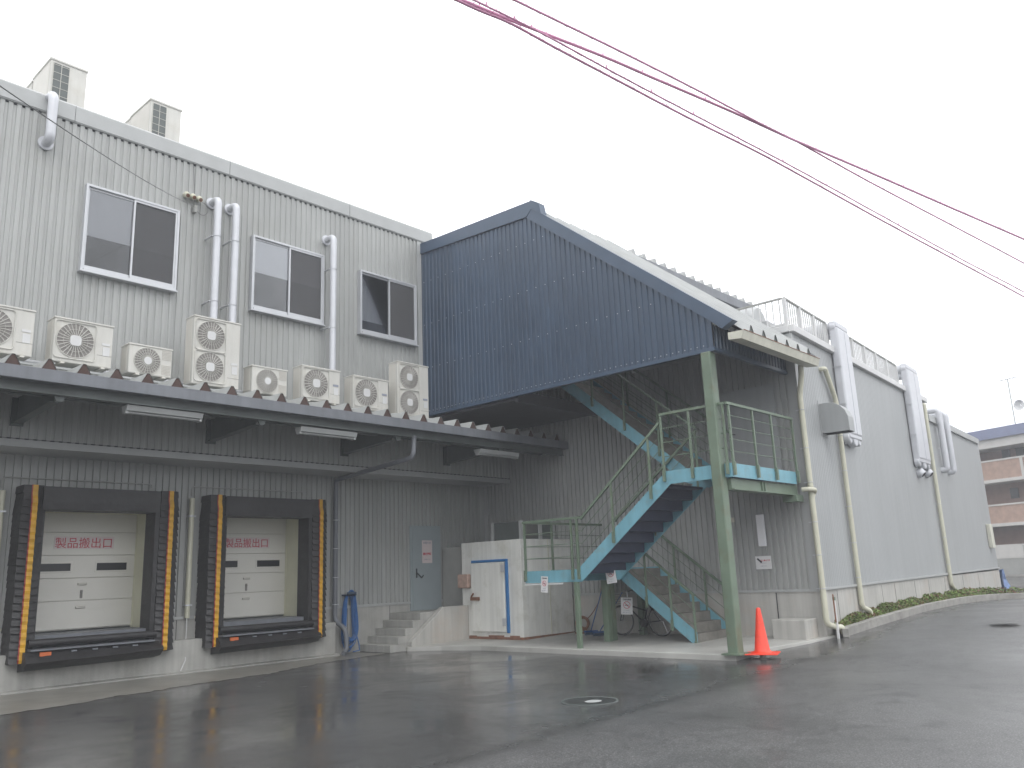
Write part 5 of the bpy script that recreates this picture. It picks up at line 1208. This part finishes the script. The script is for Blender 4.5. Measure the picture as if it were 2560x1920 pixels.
# boundary wall in front of the block
qa, qb_ = onz(2470, 1440, .35), onz(2560, 1438, .35)
dd = e1; rb = ray(2510, 1446); base = C0+rb*(49/FPX)
T = thing('boundary_wall', 'pale wall with grey shutter panels in front of the apartment block', 'wall', tuple(base))
h1 = C0.z+(onz(2510, 1439, .35)-C0).length*0
def at_w(px, py): d = ray(px, py); nb = nrm; return C0+d*((base-C0).dot(nb)/d.dot(nb))
zA, zB2, zC = at_w(2520, 1436).z, at_w(2520, 1396).z, at_w(2520, 1364).z
a, b = base-e1*10, base+e1*12
k = MB(); k.bar(Vector((a.x, a.y, (zA+zB2)/2)), Vector((b.x, b.y, (zA+zB2)/2)), .12, zB2-zA); k.build('shutter_panel', M['shut'], T)
k = MB(); k.bar(Vector((a.x, a.y, (zB2+zC)/2+.02)), Vector((b.x, b.y, (zB2+zC)/2+.02)), .2, zC-zB2-.05); k.build('wall_top', M['pale'], T)
k = MB()
for u in (-2.0, 1.6, 5.2): p = base+e1*u+nrm*.1; k.bar(Vector((p.x, p.y, zA)), Vector((p.x, p.y, zC)), .16, .08)
k.each('pier', M['shut'], T)
pt = P(19.5, .05, 0); T = tag(MB().prism([P(19.45, .1, .35), P(19.75, .25, .35), P(20.3, -.1, .35), P(20.0, -.4, .35)], (0, 0, .02)).build('x', M['tarp']) if False else MB().add([P(19.55, .1, 1.05), P(19.8, .12, 1.1), P(19.95, -.3, 1.0), P(19.5, .12, .3), P(19.95, .3, .3), P(20.45, -.1, .3), P(19.75, .02, .75), P(20.1, .12, .7)], [(0, 1, 6), (6, 1, 7), (1, 2, 7), (0, 6, 3), (3, 6, 4), (6, 7, 4), (7, 2, 5), (7, 5, 4)]).build('tarpaulin', M['tarp']), 'crumpled blue tarpaulin heaped at the far end of the long wall', 'tarpaulin')

# ================================================================== overhead cables
def smooth_pts(ps, n=8):
    out = []; 
    for i in range(len(ps)-1):
        p0, p1, p2, p3 = ps[max(i-1, 0)], ps[i], ps[i+1], ps[min(i+2, len(ps)-1)]
        for k in range(n):
            t = k/n; out.append(.5*((2*p1)+(p2-p0)*t+(2*p0-5*p1+4*p2-p3)*t*t+(3*p1-p0-3*p2+p3)*t*t*t))
    out.append(ps[-1]); return out
lines = [([(1150, -66), (1286, 0), (1420, 65), (1554, 130), (1730, 218.6), (1900, 308), (1990, 353), (2075, 400), (2180, 458), (2330, 537), (2560, 658), (2700, 735)], .016, 'uppermost overhead cable, single at the top edge of the picture'),
         ([(1020, -55), (1155, 0), (1296, 58), (1508, 141), (1631, 194), (1829, 279), (1985, 350), (2147, 419), (2260, 468), (2377, 519), (2560, 598), (2700, 660)], .022, 'thick overhead cable second from the top, carrying small clamps'),
         ([(1060, -66), (1185, 0), (1272, 42), (1367, 90), (1543, 186), (1670, 253), (1800, 321), (1937, 393), (2068, 464), (2278, 580), (2430, 662), (2560, 730), (2700, 806)], .0135, 'thin overhead cable just above the lowest one'),
         ([(1010, -62), (1141, 0), (1200, 27), (1279, 60), (1395, 123), (1547, 203), (1720, 294), (1893, 380), (2020, 449), (2199, 548), (2401, 657), (2560, 742), (2700, 820)], .018, 'lowest overhead cable wrapped with lashing wire')]
zc_ = [8.9, 8.9, 8.8, 8.78]
for (pp, r_, lab), zq in zip(lines, zc_):
    ps = smooth_pts([onz(x, y, zq) for x, y in pp], 6)
    T = tag(MB().tube(ps, r_, 7).build('overhead_cable', M['rope'], smooth=True), lab, 'cable', 'overhead cables crossing the sky')
    k = MB(); hl = []
    for i, p in enumerate(ps):   # lashing wire, loosely wound
        a = i*2.1; hl.append(p+Vector((0, math.cos(a), math.sin(a)))*(r_+.012))
    k.tube(hl, .0025, 4); k.build('lashing_wire', M['rope'], T)
    if r_ > .020 or r_ < .014:
        k = MB()
        for i in range(3, len(ps), 5): p = ps[i]; k.bar(p, p+Z*.06, .014, .014); k.bar(p+Z*.005-Vector((.025, 0, 0)), p+Z*.005+Vector((.025, 0, 0)), .022, .022)
        k.each('cable_clamp', M['rope'], T)
    if r_ == .018:
        k = MB()
        for i in range(4, len(ps), 5): p = ps[i]; k.tube([p, p+Vector((.05, -.12, .06))], .005, 4)
        k.each('spacer', M['rope'], T)
    fix_parent(T)

# ================================================================== thin rain haze over the whole place
hz_ = bpy.data.materials.new('rain_haze'); hz_.use_nodes = True; n = hz_.node_tree.nodes; n.clear()
pv = n.new('ShaderNodeVolumePrincipled'); pv.inputs['Color'].default_value = (.93, .95, 1, 1); pv.inputs['Density'].default_value = HAZE; pv.inputs['Anisotropy'].default_value = .2
ho = n.new('ShaderNodeOutputMaterial'); hz_.node_tree.links.new(pv.outputs[0], ho.inputs['Volume'])
hb_ = MB().box((-401, -401, -1.2), (501, 501, 40)).build('haze', hz_, off=1); hb_['kind'] = 'stuff'

for o in bpy.data.objects:
    if '_org' in o: del o['_org']
